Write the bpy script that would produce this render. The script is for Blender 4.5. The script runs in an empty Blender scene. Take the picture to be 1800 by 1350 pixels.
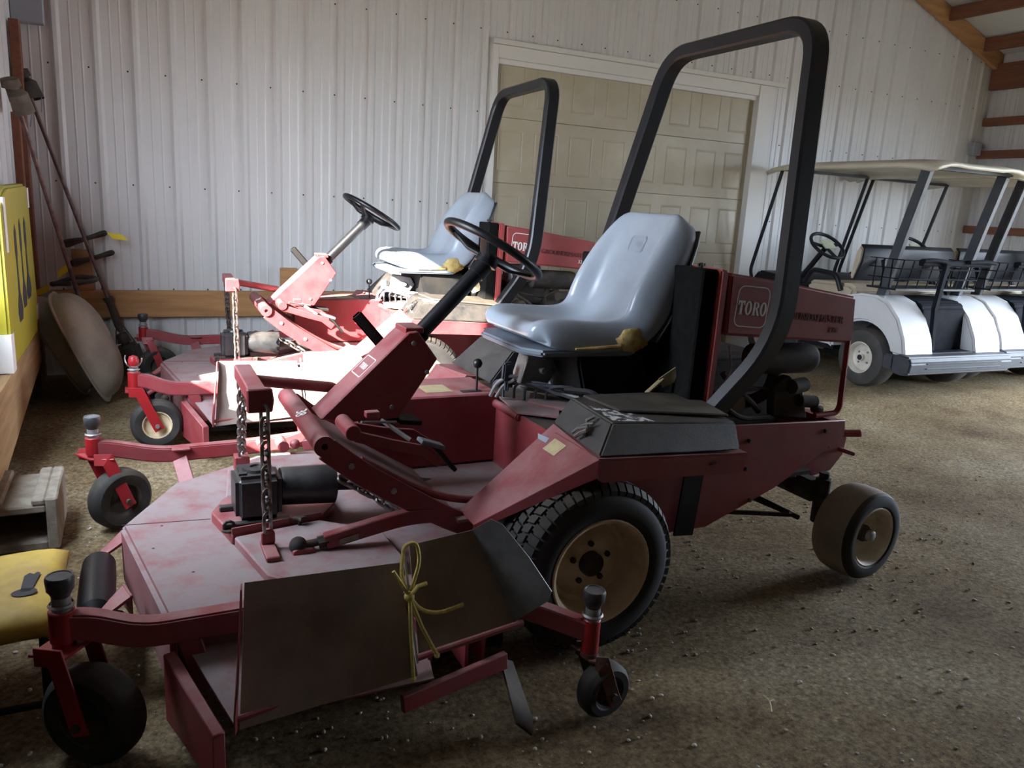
import bpy, bmesh, math, random
from mathutils import Vector, Matrix, noise
random.seed(7)
SC = bpy.context.scene
COL = SC.collection
R = math.radians
V = Vector

# ------------------------------------------------------------------ camera
cam_d = bpy.data.cameras.new('camera'); cam = bpy.data.objects.new('camera', cam_d); COL.objects.link(cam)
YAW, PITCH, ROLL, FPX = 26.2, 12.8, 3.33, 1378.0
cam_d.sensor_fit = 'HORIZONTAL'; cam_d.sensor_width = 36.0; cam_d.lens = FPX / 1800 * 36.0
cam_d.clip_start = 0.02; cam_d.clip_end = 300
fw = V((math.sin(R(YAW)) * math.cos(R(PITCH)), math.cos(R(YAW)) * math.cos(R(PITCH)), -math.sin(R(PITCH))))
rt = V((math.cos(R(YAW)), -math.sin(R(YAW)), 0)); up = rt.cross(fw)
rt2 = math.cos(R(ROLL)) * rt + math.sin(R(ROLL)) * up
up2 = -math.sin(R(ROLL)) * rt + math.cos(R(ROLL)) * up
mw = Matrix((rt2, up2, -fw)).transposed().to_4x4(); mw.translation = V((0, 0, 1.38))
cam.matrix_world = mw
SC.camera = cam

# ------------------------------------------------------------------ world, sun, portals, exposure
world = bpy.data.worlds.new('world'); SC.world = world; world.use_nodes = True
wn = world.node_tree.nodes; wl = world.node_tree.links
bgn = wn['Background']; bgn.inputs[0].default_value = (0.72, 0.84, 1.0, 1); bgn.inputs[1].default_value = 9.0
sun_d = bpy.data.lights.new('sun', 'SUN'); sun_d.energy = 20.0; sun_d.angle = R(0.6); sun_d.color = (1.0, 0.93, 0.82)
sun = bpy.data.objects.new('sun', sun_d); COL.objects.link(sun)
SUN_EL = 25.0
sdir = V((math.cos(R(35)), math.sin(R(35)), -math.tan(R(SUN_EL)))).normalized()
sun.rotation_euler = sdir.to_track_quat('-Z', 'Y').to_euler()
SC.view_settings.view_transform = 'Standard'; SC.view_settings.look = 'None'
SC.view_settings.exposure = 1.85; SC.view_settings.gamma = 1.0
try: SC.view_settings.use_curve_mapping = False
except Exception: pass
SC.cycles.max_bounces = 10; SC.cycles.diffuse_bounces = 6
# openings of the shed (metres): window in the left wall, big door in the right wall
WIN_Y0, WIN_Y1, WIN_Z0, WIN_Z1 = 2.34, 3.90, 0.90, 2.36
XL, XR, YB, YF = -0.62, 8.75, 6.10, -4.2
DOOR_Y0, DOOR_Y1, DOOR_Z = 0.9, 3.5, 2.5
def portal(name, loc, rot, sx, sy):
    d = bpy.data.lights.new(name, 'AREA'); d.shape = 'RECTANGLE'; d.size = sx; d.size_y = sy; d.cycles.is_portal = True
    o = bpy.data.objects.new(name, d); COL.objects.link(o); o.location = loc; o.rotation_euler = rot
portal('window_portal', (XL - 0.12, (WIN_Y0 + WIN_Y1) / 2, (WIN_Z0 + WIN_Z1) / 2), (R(90), 0, R(-90)), WIN_Y1 - WIN_Y0, WIN_Z1 - WIN_Z0)
portal('door_portal', (XR + 0.12, (DOOR_Y0 + DOOR_Y1) / 2, DOOR_Z / 2), (R(90), 0, R(90)), DOOR_Y1 - DOOR_Y0, DOOR_Z)

# ------------------------------------------------------------------ materials
MATS = {}
def mat(name, c1, c2=None, scale=5.0, lo=.40, hi=.62, rough=.5, metal=0.0, bump=0.0, bscale=80.0,
        dust=None, dustamt=0.0, dustall=0.0, coat=0.0, spec=.5, stretch=(1, 1, 1), rvar=0.0):
    if name in MATS: return MATS[name]
    m = bpy.data.materials.new(name); m.use_nodes = True; MATS[name] = m
    nt = m.node_tree; N = nt.nodes; L = nt.links; b = N['Principled BSDF']
    b.inputs['Roughness'].default_value = rough; b.inputs['Metallic'].default_value = metal
    b.inputs['Coat Weight'].default_value = coat; b.inputs['Specular IOR Level'].default_value = spec
    tc = N.new('ShaderNodeTexCoord'); mp = N.new('ShaderNodeMapping'); mp.inputs['Scale'].default_value = stretch
    L.new(tc.outputs['Object'], mp.inputs['Vector'])
    def nz(sc, det=5.0, ro=.6):
        n = N.new('ShaderNodeTexNoise'); n.inputs['Scale'].default_value = sc; n.inputs['Detail'].default_value = det
        n.inputs['Roughness'].default_value = ro; L.new(mp.outputs['Vector'], n.inputs['Vector']); return n.outputs[0]
    def rng(sock, a, c, t0=0.0, t1=1.0):
        r = N.new('ShaderNodeMapRange'); r.inputs[1].default_value = a; r.inputs[2].default_value = c
        r.inputs[3].default_value = t0; r.inputs[4].default_value = t1; L.new(sock, r.inputs[0]); return r.outputs[0]
    def mix(f, a, c):
        x = N.new('ShaderNodeMix'); x.data_type = 'RGBA'
        if isinstance(f, float): x.inputs[0].default_value = f
        else: L.new(f, x.inputs[0])
        for s, val in ((x.inputs[6], a), (x.inputs[7], c)):
            if isinstance(val, tuple): s.default_value = (*val, 1)
            else: L.new(val, s)
        return x.outputs[2]
    col = c1
    if c2 is not None: col = mix(rng(nz(scale), lo, hi), c1, c2)
    if dust is not None:
        g = N.new('ShaderNodeNewGeometry'); sx = N.new('ShaderNodeSeparateXYZ'); L.new(g.outputs['Normal'], sx.inputs[0])
        upf = rng(sx.outputs['Z'], .25, .95)
        blot = rng(nz(9.0, 8.0, .7), .30, .62)
        mu = N.new('ShaderNodeMath'); mu.operation = 'MULTIPLY'; L.new(upf, mu.inputs[0]); L.new(blot, mu.inputs[1])
        m2 = N.new('ShaderNodeMath'); m2.operation = 'MULTIPLY_ADD'; L.new(mu.outputs[0], m2.inputs[0])
        m2.inputs[1].default_value = dustamt
        L.new(rng(blot, 0, 1, dustall * .35, dustall), m2.inputs[2])
        m2.use_clamp = True
        col = mix(m2.outputs[0], col, dust)
        L.new(rng(m2.outputs[0], 0, 1, rough, max(rough, .85)), b.inputs['Roughness'])
    elif rvar:
        L.new(rng(nz(scale * 2), .3, .7, rough - rvar, rough + rvar), b.inputs['Roughness'])
    if isinstance(col, tuple): b.inputs['Base Color'].default_value = (*col, 1)
    else: L.new(col, b.inputs['Base Color'])
    if bump:
        bp = N.new('ShaderNodeBump'); bp.inputs['Strength'].default_value = bump; bp.inputs['Distance'].default_value = .01
        L.new(nz(bscale, 6.0, .65), bp.inputs['Height']); L.new(bp.outputs[0], b.inputs['Normal'])
    return m
DUST = (.36, .27, .22)
RED = mat('red_paint', (.245, .010, .018), (.19, .009, .016), 6, rough=.38, dust=(.33, .20, .19), dustamt=.5, dustall=.20)
REDB = mat('bright_red_paint', (.30, .009, .012), (.22, .008, .012), 6, rough=.38, dust=(.40, .2, .18), dustamt=.2)
REDD = mat('dusty_red_deck', (.22, .045, .052), (.26, .10, .10), 7, .38, .66, rough=.6, dust=(.255, .20, .195), dustamt=.88, dustall=.35, bump=.08, bscale=40)
HOODM = mat('hood_red', (.31, .030, .030), (.26, .026, .027), 5, rough=.42, dust=(.36, .2, .18), dustamt=.3, dustall=.2)
BLACK = mat('black_paint', (.006, .0065, .009), (.010, .010, .012), 8, rough=.40, spec=.5)
BLACKM = mat('matt_black', (.010, .010, .011), (.018, .016, .014), 10, rough=.7, spec=.2, dust=(.2, .16, .13), dustamt=.25)
TANK = mat('black_plastic_tank', (.011, .012, .015), (.018, .018, .02), 20, rough=.45, spec=.7, bump=.15, bscale=160, dust=(.20, .16, .12), dustamt=.35)
RUB = mat('tyre_rubber', (.008, .008, .009), (.013, .012, .012), 12, rough=.75, dust=(.13, .10, .075), dustamt=.6, dustall=.05)
RUBG = mat('worn_grey_rubber', (.24, .205, .17), (.32, .275, .225), 9, rough=.85, dust=(.24, .2, .16), dustamt=.3)
RUBS = mat('caster_rubber', (.012, .012, .012), (.05, .042, .034), 8, .5, .75, rough=.8, dust=(.2, .16, .12), dustamt=.25, dustall=.05)
CREAM = mat('cream_rim', (.62, .50, .33), (.40, .27, .15), 10, .45, .72, rough=.55, dust=(.25, .18, .12), dustamt=.4)
RRIM = mat('dusty_white_rim', (.66, .58, .46), (.42, .33, .23), 10, .45, .70, rough=.6)
WRIM = mat('white_rim', (.72, .68, .60), (.55, .5, .42), 8, rough=.5)
SEAT = mat('grey_vinyl', (.34, .38, .43), (.27, .30, .35), 3, .40, .70, rough=.27, coat=.2, spec=.5)
SEATD = mat('dark_seat_shell', (.03, .032, .036), rough=.5)
FOAM = mat('yellow_foam', (.55, .40, .15), (.34, .20, .06), 14, rough=.95, bump=.6, bscale=60)
GREY = mat('grey_steel', (.32, .31, .31), (.20, .19, .18), 12, rough=.5, metal=.5, dust=DUST, dustamt=.4)
CHROME = mat('bright_steel', (.62, .62, .62), (.4, .38, .36), 20, rough=.3, metal=1.0)
CHAINM = mat('chain_steel', (.34, .33, .33), (.16, .13, .11), 30, rough=.38, metal=.85)
IRON = mat('dark_iron', (.030, .027, .025), (.065, .05, .04), 14, rough=.75, spec=.25, dust=(.17, .13, .1), dustamt=.4)
DEFL = mat('dirty_deflector', (.25, .185, .15), (.17, .12, .095), 5, .38, .66, rough=.75, dust=(.25, .2, .17), dustamt=.2, bump=.1, bscale=30)
FLANGE = mat('worn_steel_flange', (.20, .20, .21), (.12, .12, .125), 8, rough=.5, metal=.2)
GEAR = mat('gearbox_black', (.012, .013, .015), (.03, .03, .032), 12, rough=.35, dust=(.14, .12, .10), dustamt=.35)
ROPE = mat('yellow_rope', (.62, .50, .14), (.45, .36, .10), 90, rough=.8)
WHITEP = mat('white_print', (.78, .75, .70), rough=.5)
DARKP = mat('dark_print', (.10, .02, .03), rough=.5)
TANP = mat('tan_sticker', (.50, .40, .22), (.42, .33, .18), 40, rough=.6)
GREYP = mat('grey_sticker', (.30, .32, .36), rough=.5)
LABELM = mat('warning_label_print', (.75, .74, .72), (.06, .06, .06), 45, .46, .54, rough=.5)
WALLM = mat('white_steel_siding', (.60, .585, .57), (.54, .53, .515), 2.2, .35, .7, rough=.42, stretch=(1, 1, .25))
TRIMW = mat('white_trim', (.62, .60, .56), rough=.5)
DOORM = mat('tan_door', (.37, .315, .215), (.41, .355, .255), 5, .42, .7, rough=.5, rvar=.1)
WOOD = mat('pine_timber', (.42, .22, .085), (.33, .16, .06), 7, rough=.7, stretch=(.35, 4, 4), bump=.1)
WOODY = mat('weathered_timber', (.40, .26, .12), (.29, .18, .085), 6, rough=.75, stretch=(4, .35, 4), bump=.15)
WOODR = mat('red_brown_timber', (.20, .075, .035), (.15, .055, .03), 7, rough=.7, stretch=(4, .4, 4))
CONC = mat('concrete', (.36, .32, .26), (.26, .22, .17), 18, rough=.95, bump=.5, bscale=90)
YEL = mat('yellow_plastic', (.40, .32, .015), (.33, .31, .025), 5, rough=.45, dust=DUST, dustamt=.2)
YELV = mat('yellow_vinyl', (.58, .40, .06), (.42, .27, .04), 8, rough=.6, dust=DUST, dustamt=.25)
TAPE = mat('white_tape', (.75, .72, .68), rough=.6)
BLK = mat('black_print', (.02, .018, .025), rough=.6)
PANELG = mat('dusty_grey_plastic', (.33, .29, .24), (.25, .215, .175), 6, rough=.8, dust=(.36, .3, .24), dustamt=.4)
TRIMK = mat('trimmer_black', (.03, .022, .018), (.06, .045, .035), 10, rough=.7)
TRIMD = mat('dusty_trimmer_head', (.17, .14, .11), (.11, .09, .07), 14, rough=.95)
SHAFT = mat('trimmer_shaft', (.20, .12, .11), (.09, .06, .055), 20, rough=.45, metal=.4)
TAGM = mat('yellow_tag', (.80, .62, .03), rough=.6)
CARTW = mat('cart_white', (.72, .72, .73), (.66, .66, .66), 3, rough=.22, coat=.4)
CARTK = mat('cart_black_plastic', (.009, .010, .014), (.013, .014, .018), 14, rough=.5, spec=.3)
CARTM = mat('cart_dull_black', (.008, .009, .013), (.012, .013, .018), 14, rough=.75, spec=.08)
CARTG = mat('cart_grey_bumper', (.045, .05, .062), (.06, .062, .07), 10, rough=.55)
CREAMR = mat('cart_cream_roof', (.60, .55, .43), (.54, .49, .38), 4, rough=.5)
BEIGE = mat('cart_beige_vinyl', (.52, .44, .33), (.46, .39, .29), 6, rough=.5)
SCREEN = mat('scorecard', (.55, .58, .45), (.45, .5, .3), 30, rough=.5)
DARKW = mat('dark_timber_boards', (.055, .04, .03), (.035, .026, .02), 5, rough=.9)
ROOFM = mat('roof_steel', (.52, .52, .50), rough=.5)
GROUND = mat('outside_gravel', (.34, .30, .25), (.28, .24, .19), 3, rough=.95)

def floor_mat():
    m = bpy.data.materials.new('packed_dirt'); m.use_nodes = True; nt = m.node_tree; N = nt.nodes; L = nt.links; b = N['Principled BSDF']
    b.inputs['Roughness'].default_value = .95; b.inputs['Specular IOR Level'].default_value = .2
    tc = N.new('ShaderNodeTexCoord')
    def nz(s, d=6, ro=.62):
        n = N.new('ShaderNodeTexNoise'); n.inputs['Scale'].default_value = s; n.inputs['Detail'].default_value = d
        n.inputs['Roughness'].default_value = ro; L.new(tc.outputs['Object'], n.inputs['Vector']); return n.outputs[0]
    def ramp(sock, stops):
        r = N.new('ShaderNodeValToRGB'); e = r.color_ramp.elements
        while len(e) < len(stops): e.new(.5)
        for el, (p, c) in zip(e, stops): el.position = p; el.color = (*c, 1)
        L.new(sock, r.inputs[0]); return r.outputs[0]
    def mix(f, a, c, bt='MIX'):
        x = N.new('ShaderNodeMix'); x.data_type = 'RGBA'; x.blend_type = bt
        if isinstance(f, float): x.inputs[0].default_value = f
        else: L.new(f, x.inputs[0])
        L.new(a, x.inputs[6]); L.new(c, x.inputs[7]); return x.outputs[2]
    big = ramp(nz(1.0), [(.30, (.16, .10, .048)), (.46, (.32, .238, .135)), (.68, (.45, .375, .255))])
    fine = ramp(nz(55, 8, .75), [(.34, (.34, .29, .24)), (.52, (.92, .9, .86)), (.68, (1.55, 1.5, 1.4))])
    vo = N.new('ShaderNodeTexVoronoi'); vo.inputs['Scale'].default_value = 30; L.new(tc.outputs['Object'], vo.inputs['Vector'])
    grit = ramp(vo.outputs['Distance'], [(.08, (1.9, 1.85, 1.7)), (.20, (1, 1, 1)), (1, (.9, .9, .9))])
    c = mix(1.0, big, fine, 'MULTIPLY'); c = mix(.55, c, grit, 'MULTIPLY')
    L.new(c, b.inputs['Base Color'])
    bp = N.new('ShaderNodeBump'); bp.inputs['Strength'].default_value = 1.0; bp.inputs['Distance'].default_value = .018
    L.new(nz(48, 9, .75), bp.inputs['Height']); L.new(bp.outputs[0], b.inputs['Normal'])
    return m
FLOORM = floor_mat()
PEB = mat('pebble_stone', (.55, .50, .42), (.34, .28, .21), 60, .4, .65, rough=.9)

# ------------------------------------------------------------------ mesh helpers
OFF = V((0, 0, 0))
class M:
    def __init__(s): s.v = []; s.f = []
    def add(s, vs, fs):
        o = len(s.v); s.v += [V(p) for p in vs]; s.f += [[o + i for i in f] for f in fs]; return s
    def box(s, x0, x1, y0, y1, z0, z1):
        return s.hexa([(x0, y0, z0), (x1, y0, z0), (x1, y1, z0), (x0, y1, z0)], [(x0, y0, z1), (x1, y0, z1), (x1, y1, z1), (x0, y1, z1)])
    def hexa(s, lo, hi):      # two rings of equal length, lo seen from above counter-clockwise
        n = len(lo)
        return s.add(list(lo) + list(hi), [list(range(n))[::-1], list(range(n, 2 * n))] + [[i, (i + 1) % n, n + (i + 1) % n, n + i] for i in range(n)])
    def prism(s, poly, ax, a0, a1):   # poly: 2D points in the two other axes (order XYZ), extruded along ax
        def P(p, a):
            return {0: (a, p[0], p[1]), 1: (p[0], a, p[1]), 2: (p[0], p[1], a)}[ax]
        n = len(poly)
        return s.add([P(p, a0) for p in poly] + [P(p, a1) for p in poly],
                     [list(range(n)), list(range(n, 2 * n))[::-1]] + [[i, n + i, n + (i + 1) % n, (i + 1) % n] for i in range(n)])
    def slab(s, pts, t):      # flat polygon in space, thickened along its normal
        pts = [V(p) for p in pts]; n = V((0, 0, 0))
        for i in range(len(pts)): n += (pts[i] - pts[0]).cross(pts[(i + 1) % len(pts)] - pts[0])
        n.normalize(); k = len(pts)
        return s.add(pts + [p - n * t for p in pts], [list(range(k)), list(range(k, 2 * k))[::-1]] + [[(i + 1) % k, i, k + i, k + (i + 1) % k] for i in range(k)])
    def tube(s, path, r, n=10, closed=False, caps=True):
        path = [V(p) for p in path]; k = len(path); rr = r if isinstance(r, (list, tuple)) else [r] * k
        T = []
        for i in range(k):
            a = path[i - 1] if (i or closed) else path[0]; b = path[(i + 1) % k] if (i < k - 1 or closed) else path[-1]
            T.append((b - a).normalized())
        u = T[0].orthogonal().normalized(); vs = []; fs = []
        for i in range(k):
            u = (u - T[i] * u.dot(T[i])).normalized(); w = T[i].cross(u)
            for j in range(n):
                a = 2 * math.pi * j / n; vs.append(path[i] + (u * math.cos(a) + w * math.sin(a)) * rr[i])
        for i in range(k if closed else k - 1):
            for j in range(n):
                a = i * n + j; b = i * n + (j + 1) % n; c = ((i + 1) % k) * n + (j + 1) % n; d = ((i + 1) % k) * n + j
                fs.append([a, b, c, d])
        if caps and not closed: fs += [list(range(n))[::-1], list(range((k - 1) * n, k * n))]
        return s.add(vs, fs)
    def bar(s, path, w, h, side=(0, 1, 0)):   # rectangular section: w along 'side', h across
        path = [V(p) for p in path]; k = len(path); sd = V(side); vs = []
        for i in range(k):
            d0 = (path[i] - path[i - 1]).normalized() if i else (path[1] - path[0]).normalized()
            d1 = (path[i + 1] - path[i]).normalized() if i < k - 1 else d0
            t = (d0 + d1).normalized(); q = t.cross(sd).normalized(); m = 1 / max(.4, t.dot(d0)); s2 = q.cross(t).normalized()
            for a, b in ((-1, -1), (1, -1), (1, 1), (-1, 1)): vs.append(path[i] + s2 * (a * w / 2) + q * (b * h / 2 * m))
        fs = [[0, 1, 2, 3], [4 * k - 1, 4 * k - 2, 4 * k - 3, 4 * k - 4]]
        for i in range(k - 1):
            for j in range(4): fs.append([4 * i + (j + 1) % 4, 4 * i + j, 4 * i + 4 + j, 4 * i + 4 + (j + 1) % 4])
        return s.add(vs, fs)
    def lathe(s, prof, c, axis, n=32):   # prof: (radius, height along axis)
        c = V(c); ax = V(axis).normalized(); u = ax.orthogonal().normalized(); w = ax.cross(u); vs = []; fs = []; k = len(prof)
        for r, h in prof:
            for j in range(n):
                a = 2 * math.pi * j / n; vs.append(c + ax * h + (u * math.cos(a) + w * math.sin(a)) * max(r, 1e-5))
        for i in range(k - 1):
            for j in range(n):
                fs.append([i * n + j, i * n + (j + 1) % n, (i + 1) * n + (j + 1) % n, (i + 1) * n + j])
        return s.add(vs, fs)
    def cyl(s, a, b, r, n=16, r2=None):
        a = V(a); b = V(b); h = (b - a).length; r2 = r if r2 is None else r2
        return s.lathe([(0, 0), (r, 0), (r2, h), (0, h)], a, b - a, n)
    def ball(s, c, r, n=12):
        return s.lathe([(r * math.sin(math.pi * i / n), -r * math.cos(math.pi * i / n)) for i in range(n + 1)], c, (0, 0, 1), n)
    def xf(s, mtx):
        s.v = [mtx @ p for p in s.v]; return s
def bend(pts, r, n=5):   # round the inner corners of a polyline
    pts = [V(p) for p in pts]; out = [pts[0]]
    for i in range(1, len(pts) - 1):
        a, p, b = pts[i - 1], pts[i], pts[i + 1]
        d = min(r, (a - p).length * .48, (b - p).length * .48); p0 = p + (a - p).normalized() * d; p1 = p + (b - p).normalized() * d
        for k in range(n + 1):
            t = k / n; out.append(p0 * (1 - t) ** 2 + p * 2 * t * (1 - t) + p1 * t * t)
    return out + [pts[-1]]
def arc(c, r, a0, a1, n=12):
    return [(c[0] + r * math.cos(R(a0 + (a1 - a0) * i / n)), c[1] + r * math.sin(R(a0 + (a1 - a0) * i / n))) for i in range(n + 1)]
def mesh_of(name, m, bev=0.0, seg=1, ang=35, weld=False):
    me = bpy.data.meshes.new(name)
    me.from_pydata([p - OFF for p in m.v], [], m.f)
    bm = bmesh.new(); bm.from_mesh(me)
    if weld: bmesh.ops.remove_doubles(bm, verts=bm.verts, dist=1e-5)
    bmesh.ops.recalc_face_normals(bm, faces=bm.faces)
    if bev:
        es = [e for e in bm.edges if len(e.link_faces) == 2 and e.calc_face_angle(0) > R(30)]
        bmesh.ops.bevel(bm, geom=es, offset=bev, segments=seg, affect='EDGES', clamp_overlap=True)
    bm.to_mesh(me); bm.free()
    me.polygons.foreach_set('use_smooth', [True] * len(me.polygons))
    me.set_sharp_from_angle(angle=R(ang)); me.update()
    return me
def obj(name, m, material, parent=None, bev=0.0, seg=1, ang=35, weld=False, label=None):
    me = m if isinstance(m, bpy.types.Mesh) else mesh_of(name, m, bev, seg, ang, weld)
    if len(me.materials) == 0: me.materials.append(material)
    o = bpy.data.objects.new(name, me); COL.objects.link(o)
    if parent is not None: o.parent = parent
    if label: o['label'] = label
    return o
def thing(name, label, cat, loc, group=None):
    global OFF
    OFF = V(loc); o = bpy.data.objects.new(name, None); COL.objects.link(o); o.location = loc
    o.empty_display_size = .1
    return tag(o, label, cat, group)
def tag(o, label, cat, group=None):
    o['label'] = label; o['category'] = cat
    if group: o['group'] = group
    return o
def solo(name, m, material, label, cat, base, group=None, **kw):   # a thing that is one mesh, origin at its base
    global OFF
    OFF = V(base); o = obj(name, m, material, None, **kw); o.location = base
    return tag(o, label, cat, group)
def struct(name, m, material, **kw):
    global OFF
    OFF = V((0, 0, 0)); o = obj(name, m, material, None, **kw); o['kind'] = 'structure'
    return o
def copy_tree(o, parent=None):
    c = o.copy(); COL.objects.link(c)
    if parent is not None: c.parent = parent
    for ch in list(o.children):
        if ch is not c: copy_tree(ch, c)
    return c
def text_mesh(s, size, depth=.0008, shear=0.0, stretch=1.0):
    cu = bpy.data.curves.new('lettering', 'FONT'); cu.body = s; cu.size = size; cu.extrude = depth; cu.shear = shear
    cu.align_x = 'CENTER'; cu.align_y = 'CENTER'; cu.resolution_u = 3
    o = bpy.data.objects.new('lettering', cu); COL.objects.link(o)
    dg = bpy.context.evaluated_depsgraph_get(); dg.update()
    me = o.evaluated_get(dg).to_mesh(); m = M()
    m.add([(v.co.x * stretch, v.co.y, v.co.z) for v in me.vertices], [list(p.vertices) for p in me.polygons])
    bpy.data.objects.remove(o); bpy.data.curves.remove(cu)
    return m
def frame2d(w, h, r, t):   # rounded rectangle ring, flat, in XY
    def ring(w, h, r):
        pts = []
        for cx, cy, a in ((w / 2 - r, h / 2 - r, 0), (-w / 2 + r, h / 2 - r, 90), (-w / 2 + r, -h / 2 + r, 180), (w / 2 - r, -h / 2 + r, 270)):
            pts += arc((cx, cy), r, a, a + 90, 5)
        return pts
    a = ring(w, h, r); b = ring(w - 2 * t, h - 2 * t, max(r - t, .001)); n = len(a); m = M()
    vs = [(p[0], p[1], .0006) for p in a + b]
    return m.add(vs, [[i, (i + 1) % n, n + (i + 1) % n, n + i] for i in range(n)])
def basis(o, x, y):
    x = V(x).normalized(); y = V(y); y = (y - x * y.dot(x)).normalized(); z = x.cross(y)
    mt = Matrix((x, y, z)).transposed().to_4x4(); mt.translation = V(o); return mt
def toro2d(h):   # slab lettering T O R O as flat shapes in XY, left aligned
    m = M(); z = .0006
    def q(*p): m.add([(a * h, b * h, z) for a, b in p], [list(range(len(p)))])
    def ringo(cx, rx, ry, ix, iy):
        n = 20; vs = []
        for a, b in ((rx, ry), (ix, iy)):
            vs += [((cx + a * math.cos(2 * math.pi * i / n)) * h, (.5 + b * math.sin(2 * math.pi * i / n)) * h, z) for i in range(n)]
        m.add(vs, [[i, (i + 1) % n, n + (i + 1) % n, n + i] for i in range(n)])
    q((0, .86), (.62, .86), (.62, 1), (0, 1)); q((0, .68), (.08, .68), (.12, .86), (0, .86)); q((.62, .68), (.62, .86), (.5, .86), (.54, .68))
    q((.21, 0), (.41, 0), (.41, .86), (.21, .86)); q((.13, 0), (.49, 0), (.49, .07), (.13, .07))
    ringo(.98, .32, .51, .12, .40)
    q((1.42, 0), (1.62, 0), (1.62, 1), (1.42, 1)); q((1.36, 0), (1.68, 0), (1.68, .07), (1.36, .07)); q((1.36, .93), (1.7, .93), (1.7, 1), (1.36, 1))
    n = 12; vs = []
    for rx, ry in ((.30, .27), (.11, .16)):
        vs += [((1.66 + rx * math.cos(R(90 - 180 * i / n))) * h, (.73 + ry * math.sin(R(90 - 180 * i / n))) * h, z) for i in range(n + 1)]
    m.add(vs, [[i, i + 1, n + 2 + i, n + 1 + i] for i in range(n)])
    q((1.68, .47), (1.82, .5), (2.06, 0), (1.86, 0))
    ringo(2.38, .32, .51, .12, .40)
    return m

# ------------------------------------------------------------------ the shed
RIDGE_X = (XL + XR) / 2; EAVE = 3.30; PITCHR = .356
def roof_z(x): return EAVE + PITCHR * (XR - x) if x > RIDGE_X else EAVE + PITCHR * (x - XL)
def floor_z(x, y):
    t = max(0.0, min(1.0, (y - 3.62) / .5)); return .068 * t * t * (3 - 2 * t)
fm = M(); nx, ny = 190, 206
fx0, fx1, fy0, fy1 = XL, XR, YF, YB
vs = []; fs = []
for j in range(ny + 1):
    for i in range(nx + 1):
        x = fx0 + (fx1 - fx0) * i / nx; y = fy0 + (fy1 - fy0) * j / ny
        z = floor_z(x, y) - .006 + .006 * noise.noise((x * 3, y * 3, 0)) + .003 * noise.noise((x * 11, y * 11, 3))
        vs.append((x, y, min(z, floor_z(x, y))))
for j in range(ny):
    for i in range(nx):
        a = j * (nx + 1) + i; fs.append([a, a + 1, a + nx + 2, a + nx + 1])
fm.add(vs, fs)
floor = struct('floor', fm, FLOORM, ang=180)
gm = M(); gm.add([(-60, -60, -.06), (60, -60, -.06), (60, 60, -.06), (-60, 60, -.06)], [[0, 1, 2, 3]])
struct('ground_outside', gm, GROUND)

def profile_x(x0, x1, phase=-.372, pitch=.2286):
    """x, depth pairs of the ribbed sheet between x0 and x1 (depth towards the room)."""
    out = [(x0, 0.0)]; k = math.floor((x0 - phase) / pitch) - 1
    while phase + k * pitch < x1 + pitch:
        c = phase + k * pitch
        for dx, d in ((-.030, 0), (-.011, .019), (.011, .019), (.030, 0), (.077, 0), (.084, .003), (.092, 0), (.136, 0), (.144, .003), (.151, 0)):
            if x0 + .002 < c + dx < x1 - .002: out.append((c + dx, d))
        k += 1
    return out + [(x1, 0.0)]
def sheet(pts, zlo, zhi_fn):
    """pts: list of (world xy, inward offset xy-vector) along the sheet."""
    m = M(); vs = []
    for (px, py) in pts: vs += [(px, py, zlo), (px, py, zhi_fn(px))]
    return m.add(vs, [[2 * i, 2 * i + 2, 2 * i + 3, 2 * i + 1] for i in range(len(pts) - 1)])
DX0, DX1, DZ = 2.70, 5.42, 2.60
# outer boards behind the steel: solid back wall with the door opening
wb = M()
for x0, x1, z0, z1f in ((XL, DX0, -.06, None), (DX1, XR, -.06, None), (DX0, DX1, DZ, None)):
    xs = [x0] + ([RIDGE_X] if x0 < RIDGE_X < x1 else []) + [x1]
    poly = [(x0, z0), (x1, z0)] + [(x, roof_z(x)) for x in reversed(xs)]
    wb.prism(poly, 1, YB + .003, YB + .12)
wall_back = struct('wall_back', wb, ROOFM)
cuts = [XL, -.22, .70, 1.61, DX0, 3.44, 4.35, 5.27, DX1, 6.18, 7.10, 8.01, XR]
for a, b in zip(cuts[:-1], cuts[1:]):
    over = a >= DX0 - .01 and b <= DX1 + .01
    pr = profile_x(a, b)
    if a < RIDGE_X < b: pr = sorted(pr + [(RIDGE_X, 0)])
    obj('siding_panel', sheet([(x, YB - d) for x, d in pr], DZ + .05 if over else -.02, roof_z), WALLM, wall_back, ang=20)
sc = M()   # screw heads in rows
for z in (.30, .66, 1.37, 2.10, 2.72, 3.2):
    k = 0
    while True:
        x = -.372 + .2286 * k - .05; k += 1
        if x > XR - .05: break
        if x < XL + .03 or (DX0 - .1 < x < DX1 + .1 and z < DZ + .08): continue
        sc.lathe([(.006, 0), (.006, .004), (0, .006)], (x, YB - .0005, z), (0, -1, 0), 6)
o = obj('screw_heads', sc, IRON, wall_back); o['kind'] = 'stuff'
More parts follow.
